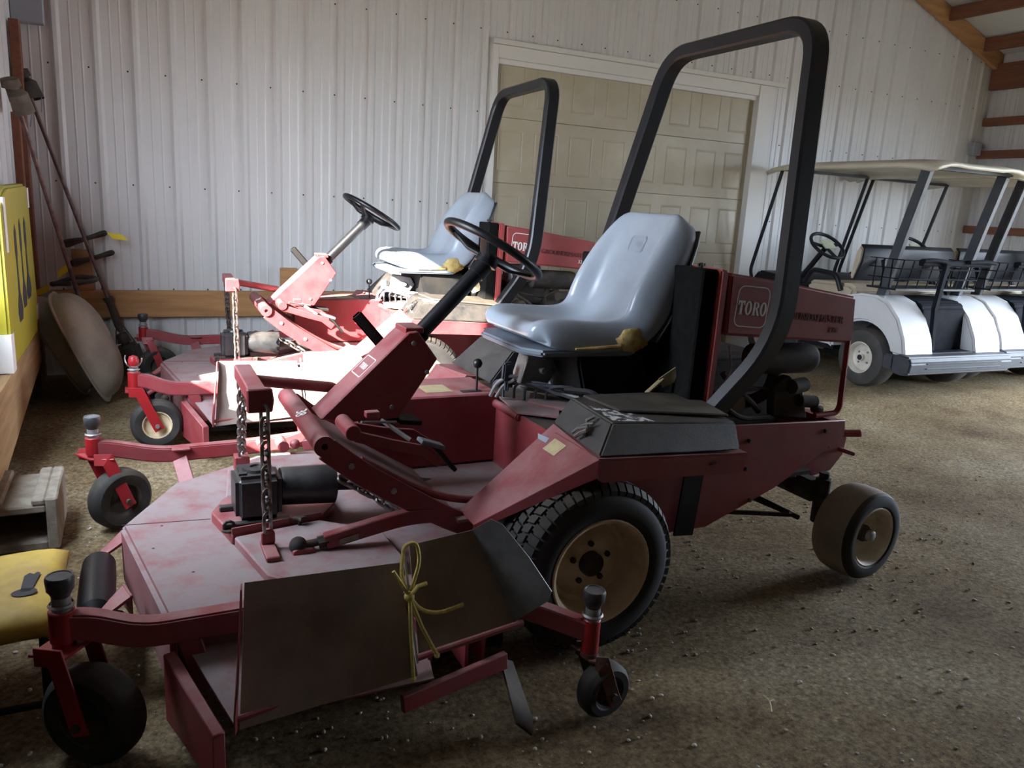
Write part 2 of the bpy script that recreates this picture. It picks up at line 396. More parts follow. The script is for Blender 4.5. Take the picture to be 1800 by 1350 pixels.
# side walls (left one with the open window, right one with the big open door), front wall
def side_wall(name, x, xo, inward, openings):
    y0, y1 = YF, YB; m = M(); ys = sorted({y0, y1, *[a for o in openings for a in o[:2]]})
    for a, b in zip(ys[:-1], ys[1:]):
        spans = [(-.06, EAVE)]
        for (oy0, oy1, oz0, oz1) in openings:
            if oy0 <= a and b <= oy1: spans = [(-.06, oz0), (oz1, EAVE)]
        for z0, z1 in spans:
            if z1 - z0 > .01: m.box(min(x, xo), max(x, xo), a, b, z0, z1)
    return struct(name, m, DARKW)
wall_left = side_wall('wall_left', XL - .003, XL - .10, 1, [(WIN_Y0, WIN_Y1, WIN_Z0, WIN_Z1)])
wall_right = side_wall('wall_right', XR + .003, XR + .10, -1, [(DOOR_Y0, DOOR_Y1, -.06, DOOR_Z)])
struct('shade_blocker', M().box(-6.0, XL - .11, WIN_Y1 + .05, WIN_Y1 + .20, -.06, 3.6), DARKW)   # unseen slab added outside the window, keeps sky light off the lower left
wf = M(); wf.prism([(XL, -.06), (XR, -.06), (XR, EAVE), (RIDGE_X, roof_z(RIDGE_X)), (XL, EAVE)], 1, YF - .1, YF)
struct('wall_front', wf, DARKW)
def side_sheet(x, sign, y0, y1, z0, z1, parent):
    pr = profile_x(y0, y1, phase=.05)
    m = M(); vs = []
    for y, d in pr: vs += [(x + sign * d, y, z0), (x + sign * d, y, z1)]
    m.add(vs, [[2 * i, 2 * i + 2, 2 * i + 3, 2 * i + 1] for i in range(len(pr) - 1)])
    obj('siding_panel', m, WALLM, parent, ang=20)
for a, b in ((WIN_Y1, 4.34), (4.34, 5.25), (5.25, YB)): side_sheet(XL, 1, a, b, -.02, EAVE, wall_left)
side_sheet(XL, 1, WIN_Y0, WIN_Y1, -.02, WIN_Z0, wall_left); side_sheet(XL, 1, WIN_Y0, WIN_Y1, WIN_Z1, EAVE, wall_left)

for a, b in ((DOOR_Y1, 4.34), (4.34, 5.25), (5.25, YB)): side_sheet(XR, -1, a, b, -.02, EAVE, wall_right)
# roof
rf = M()
for xa, xb in ((XL - .12, RIDGE_X), (RIDGE_X, XR + .12)):
    za, zb = roof_z(max(xa, XL)) - (PITCHR * .12 if xa < XL else 0), roof_z(min(xb, XR)) - (PITCHR * .12 if xb > XR else 0)
    rf.prism([(xa, za), (xb, zb), (xb, zb + .05), (xa, za + .05)], 1, YF - .1, YB + .12)
ceiling = struct('ceiling', rf, ROOFM)
for i in range(7):   # purlins under the right slope, then rafters
    for sgn in (1, -1):
        x = (XR - .35 - i * .62) if sgn > 0 else (XL + .35 + i * .62); z = roof_z(x)
        obj('purlin', M().bar([(x, YF, z - .075), (x, YB - .03, z - .075)], .045, .13, (1, 0, 0)), WOODR, ceiling)
for y in (YB - .06, 3.0, 0.2, -2.6):
    for sgn in (1, -1):
        a = (XR, y, EAVE - .10) if sgn > 0 else (XL, y, EAVE - .10)
        obj('rafter', M().bar([a, (RIDGE_X, y, roof_z(RIDGE_X) - .10)], .05, .17, (0, 1, 0)), WOOD, ceiling)
# wall girts on the right wall
for k, (z, h) in enumerate(((3.06, .27), (2.585, .085), (2.235, .085), (1.41, .085), (.70, .085))):
    obj('girt', M().box(XR - .09, XR - .022, DOOR_Y1, YB - .025, z - h / 2, z + h / 2), WOODR, wall_right)
# splash board along the back wall and short uprights on it
tb = M().box(-.50, 2.62, YB - .075, YB - .022, .47, .655)
t1 = struct('trim_1', tb, WOOD, bev=.004)
struct('trim_2', M().box(1.00, 1.12, YB - .06, YB - .022, .655, .83), WOOD, bev=.003)
struct('trim_3', M().box(-.36, -.24, YB - .06, YB - .022, .655, .93), WOOD, bev=.003)
struct('trim_4', M().prism([(2.9, .11), (5.30, .325), (5.30, .525), (2.9, .525)], 0, XL + .004, XL + .115), WOODY, bev=.006)          # heavy board on the left wall
struct('trim_5', M().box(XL + .022, XL + .075, 5.86, 5.96, floor_z(0, 6), 2.3), WOODR, bev=.003)
struct('trim_6', M().box(XL + .022, XL + .065, 5.62, 5.70, floor_z(0, 6), 1.75), WOODR, bev=.003)
# electrical box high in the corner, grey box by the right corner
obj('junction_box', M().box(-.60, -.42, YB - .10, YB - .02, 2.31, 2.62), GREYP, wall_back, bev=.006)
obj('junction_box', M().box(8.50, 8.64, YB - .09, YB - .02, 2.22, 2.36), GREYP, wall_back, bev=.006)
# overhead door with its sections and raised panels, jamb trim and header
dm = M().box(DX0, DX1, YB + .075, YB + .12, -.04, DZ)
door = struct('door_1', dm, DOORM)
nsec = 5; sh = DZ / nsec
for k in range(nsec):
    z0 = k * sh + .0015; z1 = (k + 1) * sh - .0015
    s_ = obj('door_section', M().box(DX0 + .003, DX1 - .003, YB + .04, YB + .074, z0, z1), DOORM, door, bev=.002)
    for i in range(8):
        w = (DX1 - DX0) / 8; xa = DX0 + w * i + .05; xb = DX0 + w * (i + 1) - .05; za = z0 + .09; zb = z1 - .09; y = YB + .04
        e = .03
        pm = M().add([(xa, y, za), (xb, y, za), (xb, y, zb), (xa, y, zb), (xa + .012, y - .0035, za + .012), (xb - .012, y - .0035, za + .012), (xb - .012, y - .0035, zb - .012), (xa + .012, y - .0035, zb - .012),
                      (xa + .022, y - .0005, za + .022), (xb - .022, y - .0005, za + .022), (xb - .022, y - .0005, zb - .022), (xa + .022, y - .0005, zb - .022),
                      (xa + .045, y - .003, za + .045), (xb - .045, y - .003, za + .045), (xb - .045, y - .003, zb - .045), (xa + .045, y - .003, zb - .045)],
                     [[4 * r_ + j, 4 * r_ + (j + 1) % 4, 4 * r_ + 4 + (j + 1) % 4, 4 * r_ + 4 + j] for r_ in range(3) for j in range(4)] + [[12, 13, 14, 15]])
        obj('raised_panel', pm, DOORM, s_, ang=15)
struct('trim_7', M().box(DX1 - .012, DX1 + .17, YB - .03, YB + .08, -.02, DZ + .018), TRIMW, bev=.004)
struct('trim_8', M().box(DX0 - .045, DX0 + .006, YB - .028, YB + .08, -.02, DZ + .018), TRIMW, bev=.004)
h7 = M().box(DX0 - .05, DX1 + .30, YB - .045, YB - .018, DZ + .02, DZ + .06).box(DX0, DX1 + .02, YB - .02, YB + .04, DZ - .08, DZ + .02).box(DX0, DX1, YB + .0, YB + .04, DZ - .12, DZ - .08)
struct('trim_9', h7, TRIMW, bev=.003)

# ------------------------------------------------------------------ riding mowers
YC = 2.58
def wheel_lathe(prof, xc, yc, zc, nrm, n=40):
    return M().lathe(prof, (xc, yc, zc), nrm, n)
def front_wheel(root, yo, sgn):
    """yo: Y of the outer face, sgn: outward direction along Y."""
    c = (1.275, yo, .285); ax = (0, sgn, 0)
    prof = [(.170, -.012), (.180, -.004), (.200, .0), (.235, -.004), (.258, -.018), (.270, -.040), (.273, -.08), (.273, -.16), (.270, -.20), (.258, -.222), (.235, -.236), (.19, -.24), (.17, -.228), (.165, -.12), (.170, -.012)]
    t = obj('front_tire', M().lathe(prof, c, ax, 48), RUB, root)
    tr = M(); NB = 54
    for row, (h0, h1) in enumerate(((-.010, -.046), (-.052, -.092), (-.098, -.138), (-.144, -.186), (-.192, -.230))):
        edge = row in (0, 4)
        for k in range(NB):
            a0 = 2 * math.pi * (k + .5 * (row % 2)) / NB; da = 2 * math.pi / NB
            lo = []; hi = []
            for (aa, hh) in ((.06, .5), (.5, 0.0), (.94, .5), (.5, 1.0)) if not edge else ((.08, .02), (.92, .02), (.92, .98), (.08, .98)):
                if not edge: # squarish lozenge
                    pass
            quad = ((.10, .06), (.86, .06), (.92, .94), (.16, .94))
            for (aa, hh) in quad:
                a = a0 + da * (aa + .22 * (hh if row % 2 else 1 - hh)); h = h0 + (h1 - h0) * hh
                f = 0.0
                if edge: f = .022 * ((1 - hh) if row == 0 else hh)
                for lst, r_ in ((lo, .266 - f), (hi, .2855 - f)):
                    lst.append((c[0] + r_ * math.cos(a), yo + sgn * h, c[2] + r_ * math.sin(a)))
            tr.hexa(lo, hi)
    obj('tread', tr, RUB, t, ang=30)
    rim = M().lathe([(.172, -.012), (.176, -.006), (.172, -.002), (.163, -.006), (.156, -.02), (.148, -.05), (.147, -.085), (.140, -.10), (.125, -.104), (.085, -.088), (.06, -.082), (.0, -.082)], c, ax, 40)
    obj('rim', rim, CREAM, t)
    hb = M().lathe([(.040, -.082), (.040, -.060), (.034, -.055), (.030, -.066), (0, -.068)], c, ax, 20)
    obj('hub', hb, IRON, t)
    for k in range(5):
        a = R(72 * k + 20); p = V((c[0] + .066 * math.cos(a), yo, c[2] + .066 * math.sin(a)))
        obj('lug_nut', M().lathe([(.0095, -.09), (.0095, -.072), (0, -.070)], p, ax, 6), IRON, t)
def rear_wheel(root, sgn, yaw, yo):
    ax = V((math.sin(R(yaw)), -math.cos(R(yaw)), 0)) * (1 if sgn < 0 else -1); c = V((2.595, yo, .185))
    prof = [(.118, -.010), (.128, -.002), (.150, .0), (.170, -.008), (.181, -.028), (.185, -.06), (.185, -.115), (.181, -.145), (.168, -.165), (.14, -.172), (.118, -.165), (.115, -.08), (.118, -.010)]
    t = obj('rear_tire', M().lathe(prof, c, ax, 40), RUBG, root)
    obj('sidewall', M().lathe([(.119, -.0095), (.129, -.0005), (.151, .0018), (.1705, -.006), (.179, -.02)], c, ax, 40), RUB, t)
    obj('rim', M().lathe([(.120, -.012), (.124, -.006), (.118, -.003), (.110, -.012), (.104, -.04), (.098, -.060), (.06, -.066), (.0, -.066)], c, ax, 32), RRIM, t)
    obj('hub', M().lathe([(.034, -.09), (.034, -.045), (.026, -.04), (.026, -.03), (0, -.028)], c, ax, 18), IRON, t)
    obj('grease_cap', M().lathe([(.022, -.03), (.022, -.012), (.014, -.008), (0, -.008)], c, ax, 16), GREY, t)
def caster(root, px, py, ztop, zbot, trail, nrm, rw, ww, zknob, rimmed=False, ring=False, small=False):
    """pivot at px,py; trail: (dx,dy) of wheel centre; nrm: wheel axis in plan."""
    pv = obj('caster_pivot', M().cyl((px, py, zbot), (px, py, ztop), .030 if not small else .024, 20), REDB, root, bev=.002)
    obj('grease_collar', M().cyl((px, py, ztop), (px, py, ztop + .035), .021, 16).lathe([(.026, ztop + .008), (.030, ztop + .013), (.026, ztop + .018)], (px, py, 0), (0, 0, 1), 16), GREY, pv)
    kz = ztop + .035
    if not ring:
        obj('cap_knob', M().lathe([(0, kz - .004), (.020, kz), (.024, kz + .010), (.030, kz + .018), (.032, kz + .045), (.029, kz + .052), (.026, kz + .052), (.025, kz + .050), (0, kz + .050)], (px, py, 0), (0, 0, 1), 14), GREYK, pv)
    else:
        obj('dust_cap', M().lathe([(.020, kz - .005), (.024, kz), (.026, kz + .025), (.020, kz + .042), (0, kz + .050)], (px, py, 0), (0, 0, 1), 16), REDB, pv)
        pts = [(px + .038 * math.cos(R(a)), py - .02, kz + .035 + .045 * math.sin(R(a))) for a in range(-205, 26, 21)]
        obj('bail_wire', M().tube(pts, .0035, 6), CHROME, pv)
    n = V((nrm[0], nrm[1], 0)).normalized(); d = V((trail[0], trail[1], 0)); wc = V((px, py, rw)) + d; dn = d.normalized()
    zf = max(zbot, 2 * rw + .02)
    fm_ = REDB if not small else RUSTY
    fk = obj('caster_fork', M().cyl((px, py, zbot - .012), (px, py, zbot + .001), .026, 16), fm_, root)
    hw = ww / 2 + .014
    crown = V((px, py, zbot - .014))
    # crown plate and two legs bent down to the axle
    pl = M()
    for s in (-1, 1):
        e = n * (s * hw)
        path = [crown + e - dn * .030, crown + e + dn * .012, wc + e + V((0, 0, .01)) - dn * .0, wc + e + V((0, 0, -.02)) + dn * .012]
        pl.bar([crown - dn * (.03 if not small else .01) + e, crown + dn * (.02 if not small else .012) + e, wc + e, wc + e + (wc - crown).normalized() * .024], .007, .048 if not small else .040, tuple(n))
    a, b = crown + n * hw, crown - n * hw
    cl_ = .045 if not small else .026
    q = [a - dn * cl_, a + dn * cl_, b + dn * cl_, b - dn * cl_]
    pl.hexa([p - V((0, 0, .004)) for p in q], [p + V((0, 0, .004)) for p in q])
    obj('fork_legs', pl, fm_, fk, bev=.0015)
    h = ww / 2
    w = obj('caster_tire', M().lathe([(rw * .55, h - .006), (rw * .62, h), (rw * .84, h), (rw * .95, h - .010), (rw, h * .45), (rw, -h * .45), (rw * .95, -h + .010), (rw * .84, -h), (rw * .62, -h), (rw * .55, -h + .006), (rw * .55, h - .006)], wc, n, 32), RUBS, root)
    obj('caster_rim', M().lathe([(rw * .57, h - .004), (rw * .52, h - .006), (rw * .46, h * .4), (rw * .2, h * .3), (0, h * .3), (0, -h * .3), (rw * .2, -h * .3), (rw * .46, -h * .4), (rw * .57, -h + .004)], wc, n, 24), CREAM if rimmed else IRON, w)
    obj('axle_bolt', M().cyl(wc - n * (hw + .012), wc + n * (hw + .012), .011, 8), GREY if rimmed else IRON, w)
GREYK = mat('black_knob', (.02, .02, .023), (.05, .048, .046), 30, rough=.45, dust=(.3, .29, .3), dustamt=.35)
LINKS = {}
RUSTY = mat('rusty_red_brown', (.11, .035, .025), (.07, .035, .022), 14, rough=.8, dust=(.2, .15, .11), dustamt=.3)
def chain(root, pts, pitch=.037, wire=.0055, wid=.0135, name='chain_link'):
    """links along a polyline, each an object of its own sharing one mesh"""
    global OFF
    key = (round(pitch, 4), round(wire, 4))
    if key not in LINKS:
        keep = OFF; OFF = V((0, 0, 0)); L2 = pitch / 2 - wid + wire * 2.4
        path = [(wid * math.cos(R(a)), 0, L2 + wid * math.sin(R(a))) for a in range(0, 181, 30)] + [(wid * math.cos(R(a)), 0, -L2 + wid * math.sin(R(a))) for a in range(180, 361, 30)]
        LINKS[key] = mesh_of('chain_link', M().tube(path, wire, 6, closed=True)); LINKS[key].materials.append(CHAINM); OFF = keep
    pts = [V(p) for p in pts]; seg = [(b - a).length for a, b in zip(pts[:-1], pts[1:])]; tot = sum(seg); n = max(2, int(tot / pitch)); k = 0
    for i in range(n):
        s = (i + .5) / n * tot; j = 0
        while j < len(seg) - 1 and s > seg[j]: s -= seg[j]; j += 1
        p = pts[j].lerp(pts[j + 1], s / seg[j]); d = (pts[j + 1] - pts[j]).normalized()
        q = d.to_track_quat('Z', 'Y'); o = bpy.data.objects.new(name, LINKS[key]); COL.objects.link(o); o.parent = root
        o.location = p - OFF; o.rotation_mode = 'QUATERNION'
        from mathutils import Quaternion
        o.rotation_quaternion = q @ Quaternion((0, 0, 1), R(35 + 90 * (i % 2)))
def seat(root):
    cy = 2.585
    # centre line in X,Z: from the front lip, along the cushion, up the back
    cl = [(1.232, .930, .215), (1.238, .970, .235), (1.275, .986, .252), (1.37, .968, .264), (1.51, .950, .270), (1.60, .953, .274), (1.658, .985, .276), (1.692, 1.04, .276), (1.722, 1.12, .272), (1.765, 1.23, .262), (1.803, 1.315, .245), (1.832, 1.372, .220), (1.850, 1.388, .17)]
    bol = [.0, .010, .022, .036, .044, .050, .066, .078, .074, .052, .026, .010, .0]
    NT = 24; K = len(cl); m = M(); vs = []
    def frame(i):
        a = V((cl[max(i - 1, 0)][0], cl[max(i - 1, 0)][1])); b = V((cl[min(i + 1, K - 1)][0], cl[min(i + 1, K - 1)][1]))
        t = (b - a).normalized(); return V((-t.y, t.x))
    rows = []
    for i in range(K):
        x, z, w = cl[i]; n = frame(i); row = []
        for j in range(NT + 1):
            t = -1 + 2 * j / NT; at = abs(t)
            off = bol[i] * math.exp(-((at - .80) / .20) ** 2) - .055 * max(0, (at - .86) / .14) ** 2.2
            groove = -.004 * math.exp(-((at - .55) / .025) ** 2)
            off += groove
            row.append((x + n.x * off, cy + t * w, z + n.y * off))
        rows.append(row)
    back = []
    for i in range(K):
        x, z, w = cl[i]; n = frame(i); row = []
        th = .075 if i < 7 else .085
        if i == 0 or i == K - 1: th = .03
        for j in range(NT + 1):
            t = -1 + 2 * j / NT; row.append((x - n.x * th, cy + t * w * .97, z - n.y * th))
        back.append(row)
    for r_ in rows + back: vs += r_
    W = NT + 1; fs = []
    for i in range(K - 1):
        for j in range(NT):
            a = i * W + j; fs.append([a, a + 1, a + W + 1, a + W])
            b = (K + i) * W + j; fs.append([b + W, b + W + 1, b + 1, b])
        for j in (0, NT):
            a = i * W + j; b = (K + i) * W + j; fs.append([a, a + W, b + W, b] if j == NT else [a, b, b + W, a + W])
    for i in (0, K - 1):
        for j in range(NT):
            a = i * W + j; b = (K + i) * W + j; fs.append([a, b, b + 1, a + 1] if i == 0 else [a, a + 1, b + 1, b])
    m.add(vs, fs)
    s = obj('seat', m, SEAT, root, ang=60)
    sd = s.modifiers.new('smooth', 'SUBSURF'); sd.levels = 1; sd.render_levels = 2
    # hard shell behind the back and pan under the cushion
    sh = M(); vs = []; k2 = list(range(6, K - 1))
    for i in k2:
        x, z, w = cl[i]; n = frame(i)
        for j in range(9):
            t = -1 + j / 4; vs.append((x - n.x * (.088 + .02 * (1 - t * t)), cy + t * w * 1.0, z - n.y * (.088 + .02 * (1 - t * t))))
    sh.add(vs, [[i * 9 + j, i * 9 + j + 1, i * 9 + 10 + j, i * 9 + 9 + j] for i in range(len(k2) - 1) for j in range(8)])
    so = obj('back_shell', sh, SEATD, s, ang=60); sm = so.modifiers.new('thickness', 'SOLIDIFY'); sm.thickness = .008
    pan = M().prism([(1.208, cy - .17), (1.26, cy - .25), (1.62, cy - .275), (1.66, cy), (1.62, cy + .275), (1.26, cy + .25), (1.208, cy + .17)], 2, .876, .900)
    obj('seat_pan', pan, GREYPAN, s, bev=.008, seg=2)
    fo = M(); q = M().ball((0, 0, 0), 1, 16)
    for p in q.v:
        d_ = 1 + .28 * noise.noise(p * 1.7 + V((3, 1, 0))) + .12 * noise.noise(p * 5)
        fo.v.append(V((1.612 + p.x * .070 * d_ - .02 * p.z, cy - .258 + p.y * .020 * d_, .928 + p.z * .042 * d_ + .016 * p.x)))
    fo.f = q.f
    obj('exposed_foam', fo, FOAM, s, ang=60, label='torn seat corner with yellow foam showing')
    obj('foam_strip', M().tube([(1.38, cy - .266, .906), (1.46, cy - .272, .908), (1.56, cy - .272, .912)], [.004, .007, .009], 8), FOAM, s)
    # embossed logo frame near the top of the backrest
    n = V((-.92, 0, .40)).normalized(); o = V((1.778, cy, 1.262)) + n * .004
    mt = basis(o, (0, -1, 0), (.40, 0, .92))
    obj('embossed_emblem', frame2d(.10, .065, .012, .004).xf(mt), SEAT, s)
    obj('embossed_lettering', toro2d(.022).xf(mt @ Matrix.Translation((-.03, -.011, 0))), SEAT, s)
    return s
GREYPAN = mat('grey_seat_pan', (.14, .16, .19), rough=.4)
def mower(v):
    root = thing('riding_mower', '', '', (1.3, YC, 0))
    P = lambda name, m, material=RED, parent=None, **k: obj(name, m, material, parent or root, **k)
    # --- wheels
    front_wheel(root, 1.875, -1); front_wheel(root, 3.285, 1)
    rear_wheel(root, -1, 6 if v == 0 else 3, 1.955); rear_wheel(root, 1, 6, 3.21)
    # --- frame
    for y0, y1 in ((2.145, 2.157), (3.003, 3.015)):
        P('frame_rail', M().prism([(1.22, .58), (1.98, .637), (2.555, .618), (2.562, .553), (2.22, .365), (1.90, .245), (1.55, .245), (1.22, .34)], 1, y0, y1), bev=.003)
    P('frame_cross_plate', M().box(2.50, 2.548, 2.157, 3.003, .50, .615))
    P('frame_floor', M().box(1.30, 2.42, 2.158, 3.002, .40, .415), IRON)
    P('transaxle', M().box(1.15, 1.42, 2.16, 3.00, .20, .385), IRON, bev=.03, seg=2)
    P('drive_housing', M().cyl((1.275, 2.118, .285), (1.275, 3.04, .285), .062, 20), IRON)
    P('rear_axle_beam', M().bar([(2.52, 2.20, .30), (2.52, 2.96, .30)], .07, .09, (1, 0, 0)).bar([(2.46, 2.30, .30), (2.40, 2.30, .42)], .05, .06).bar([(2.46, 2.85, .30), (2.40, 2.85, .42)], .05, .06), IRON, bev=.006)
    for y in (2.185, 2.975):
        P('kingpin', M().cyl((2.53, y, .17), (2.53, y, .36), .032, 14).cyl((2.53, y, .36), (2.53, y, .385), .022, 10).cyl((2.53, y, .20), (2.595, y + (-.1 if y < 2.6 else .1), .19), .026, 12), IRON, bev=.003)
    P('tie_rod', M().tube([(2.42, 2.19, .20), (2.42, 2.97, .20)], .011, 8).tube([(2.20, 2.55, .28), (2.40, 2.22, .21)], .012, 8).tube([(2.10, 2.25, .24), (2.42, 2.22, .20)], .010, 8), IRON)
    P('rear_hitch', M().prism([(2.45, .54), (2.64, .56), (2.67, .53), (2.66, .44), (2.60, .375), (2.50, .36), (2.40, .42)], 1, 2.22, 2.40).cyl((2.63, 2.24, .53), (2.69, 2.17, .545), .016, 10).cyl((2.62, 2.24, .47), (2.67, 2.17, .455), .010, 8), RED, bev=.004)
    P('skid_strap', M().bar([(1.805, 2.12, .60), (1.79, 2.12, .42), (1.775, 2.12, .24)], .008, .085), BLACKM)
    for (x, z) in ((2.06, .57), (2.06, .46), (2.10, .33), (2.45, .58)):
        P('rail_bolt', M().lathe([(.009, 0), (.009, .005), (0, .007)], (x, 2.145, z), (0, -1, 0), 6), IRON)
    # --- fenders, tanks
    fd = M().prism([(1.226, .655), (1.226, .598), (1.245, .585), (1.79, .565), (1.80, .625)], 1, 1.875, 1.882).slab([(1.226, 1.876, .662), (1.80, 1.876, .632), (1.80, 2.15, .632), (1.226, 2.15, .665)], .006)
    fe = P('fender', fd); P('slot', M().box(1.655, 1.672, 1.8735, 1.876, .605, .613), BLK, fe)
    f2 = M().prism([(1.226, .655), (1.226, .598), (1.80, .565), (1.80, .625)], 1, 3.278, 3.285).slab([(1.226, 3.284, .662), (1.226, 3.01, .665), (1.80, 3.01, .632), (1.80, 3.284, .632)], .006)
    P('fender', f2)
    P('fender_front_panel', M().slab([(1.225, 1.875, .660), (1.245, 2.20, .680), (.93, 2.225, .402), (.925, 2.095, .402)], .008).slab([(1.225, 1.875, .660), (.925, 2.095, .402), (.925, 2.097, .380), (1.225, 1.877, .600)], .004), bev=.001)
    P('paper_sticker', M().slab([(1.2127, 2.1259, .6529), (1.174, 2.1347, .6187), (1.174, 2.0573, .6183), (1.2118, 2.0488, .6516)], .0006), TANP)
    P('metal_plate', M().slab([(1.2008, 2.2223, .6431), (1.1895, 2.1991, .633), (1.1906, 2.1447, .6336), (1.2051, 2.150, .6464)], .0006), GREYP)
    P('fender_front_panel', M().slab([(1.225, 3.285, .660), (.925, 3.065, .402), (.93, 2.935, .402), (1.245, 2.96, .680)], .008), bev=.001)
    tk = P('tank_box', M().hexa([(1.228, 1.880, .664), (1.775, 1.880, .640), (1.83, 2.30, .640), (1.262, 2.235, .672)], [(1.308, 1.945, .748), (1.80, 1.945, .716), (1.86, 2.30, .728), (1.318, 2.225, .760)]), TANK, bev=.006, seg=2)
    P('warning_label', M().add([(1.322, 1.962, .7495), (1.475, 1.952, .7395), (1.44, 2.045, .745), (1.325, 2.12, .757)], [[0, 1, 2, 3]]), LABELM, tk)
    P('hold_down_clip', M().bar([(1.247, 2.03, .715), (1.258, 2.02, .69), (1.272, 2.035, .735), (1.29, 2.02, .75)], .012, .006, (0, 1, 0)).tube([(1.237, 2.06, .69), (1.245, 2.04, .712), (1.262, 2.022, .728), (1.275, 2.0, .735)], .005, 6).tube([(1.235, 2.04, .682), (1.24, 2.02, .70), (1.252, 2.0, .713)], .006, 6).cyl((1.24, 2.03, .712), (1.262, 2.01, .722), .009, 8), CHROME, tk)
    P('tank_lid', M().slab([(1.40, 2.05, .758), (1.80, 1.985, .733), (1.85, 2.29, .742), (1.36, 2.22, .768)], .010), TANKD, tk, bev=.004)
    t2 = P('battery_box', M().hexa([(1.305, 2.86, .664), (1.82, 2.86, .64), (1.82, 3.28, .64), (1.295, 3.28, .664)], [(1.42, 2.89, .79), (1.80, 2.89, .79), (1.80, 3.24, .79), (1.43, 3.25, .795)]), TANK, bev=.006, seg=2)
    P('box_hole', M().lathe([(.016, 0), (0, .001)], (1.333, 3.06, .706), (-.78, 0, .62), 12), BLK, t2)
    P('box_top_plate', M().box(1.44, 1.76, 2.91, 3.22, .790, .796), GREYTAN, t2)
    # --- operator platform
    P('floor_pan', M().box(.90, 1.255, 2.16, 2.67, .385, .395).slab([(.56, 2.22, .610), (.92, 2.22, .394), (.92, 2.80, .394), (.56, 2.80, .610)], .006), REDD)
    P('seat_riser_panel', M().box(1.248, 1.256, 2.20, 2.67, .395, .640))
    P('riser_sticker', M().add([(1.2465, 2.30, .415), (1.2465, 2.255, .410), (1.2465, 2.255, .437), (1.2465, 2.30, .442)], [[0, 1, 2, 3]]), LABELM)
    P('panel_hinge_tube', M().cyl((1.246, 2.455, .632), (1.246, 2.70, .632), .016, 16).cyl((1.246, 2.449, .632), (1.246, 2.456, .632), .011, 10), RED)
    P('floor_tube', M().tube(bend([(.60, 2.235, .60), (.80, 2.235, .475), (.98, 2.26, .410), (1.22, 2.30, .412)], .1), .013, 10), RED)
    con = P('side_console', M().prism([(.70, .40), (.70, .62), (.80, .672), (1.262, .672), (1.262, .40)], 1, 2.665, 2.96), RED, bev=.006)
    P('console_sticker', M().add([(.98, 2.72, .6735), (1.09, 2.72, .6735), (1.09, 2.84, .6735), (.98, 2.84, .6735)], [[0, 1, 2, 3]]), TANP, con)
    P('console_slot', M().box(1.12, 1.20, 2.70, 2.73, .6722, .674), BLK, con)
    P('throttle_lever', M().tube([(1.185, 2.715, .665), (1.182, 2.712, .77)], .0045, 8).ball((1.182, 2.712, .782), .019, 12), BLACK)
    # --- platform front: cross tube with painted number, side bars
    xt = P('front_cross_tube', M().lathe([(.010, 0), (.031, 0), (.031, .62), (.010, .62)], (.481, 2.18, .668), (0, 1, 0), 28).lathe([(.010, 0), (.010, .02), (0, .02)], (.481, 2.18, .668), (0, 1, 0), 14), RED)
    nm = text_mesh('38', .055, shear=.35)
    P('chalked_number', nm.xf(basis((.4675, 2.47, .6962), (-.25, -1, -.1), (.90, -.25, .44))), WHITEP, xt)
    for y in (2.200, 2.78):
        sb = P('platform_side_bar', M().bar(bend([(.490, y, .655), (.60, y, .565), (.86, y, .400), (.97, y, .345)], .05), .012, .072), RED, bev=.002)
        for (x, z) in ((.563, .597), (.695, .505)):
            P('bolt_head', M().lathe([(.010, 0), (.010, .006), (0, .008)], (x, y - .006, z), (0, -1, 0), 6), GREY, sb)
    # --- pedals
    pd = P('brake_pedal', M().cyl((.575, 2.22, .690), (.575, 2.36, .690), .024, 18).bar([(.585, 2.235, .676), (.70, 2.235, .640), (.80, 2.24, .612), (.86, 2.24, .565)], .012, .034).bar([(.59, 2.34, .68), (.70, 2.34, .655), (.80, 2.34, .640), (.86, 2.34, .60)], .012, .026), RED, bev=.002)
    P('pedal_pad', M().slab([(.795, 2.225, .650), (.875, 2.225, .622), (.875, 2.275, .622), (.795, 2.275, .650)], .014), GREYRUB, pd, bev=.003)
    P('pedal_pad', M().slab([(.85, 2.23, .625), (.925, 2.24, .535), (.925, 2.28, .535), (.85, 2.28, .625)], .014), BLACKM, pd, bev=.003)
    P('traction_pedal', M().bar([(.80, 2.52, .64), (.88, 2.52, .63)], .10, .016).bar([(.72, 2.52, .60), (.80, 2.52, .64)], .02, .02), BLACKM, bev=.003)
    P('linkage_rod', M().tube([(.62, 2.30, .70), (.75, 2.36, .675)], .005, 6).tube([(.70, 2.36, .685), (.78, 2.30, .63)], .008, 6), GREY)
    P('adjuster_block', M().box(.655, .70, 2.37, 2.40, .69, .71), RED, bev=.002)
    # --- steering tower
    tw = P('steering_tower', M().prism([(.525, .672), (.818, .952), (.850, .955), (.922, .858), (.790, .660), (.62, .655)], 1, 2.455, 2.60), RED, bev=.004)
    d = V((.818 - .525, 0, .952 - .672)).normalized(); nrm = V((-d.z, 0, d.x)); o = V((.525, 2.528, .672)) + d * .225 + nrm * .0012
    mt = basis(o, d.cross(nrm) * -1, d) if False else basis(o, (0, -1, 0), d)
    P('emblem_frame', frame2d(.100, .082, .006, .0035).xf(mt), WHITEP, tw)
    P('emblem_lettering', toro2d(.022).xf(mt @ Matrix.Translation((-.0297, -.011, 0))), WHITEP, tw)
    for x, z in ((.835, .915), (.765, .70), (.885, .815)):
        P('tower_bolt', M().lathe([(.008, 0), (.008, .005), (0, .006)], (x, 2.455, z), (0, -1, 0), 8), GREY, tw)
    P('tower_cap', M().box(.81, .875, 2.47, 2.585, .945, .965), RED, tw, bev=.003)
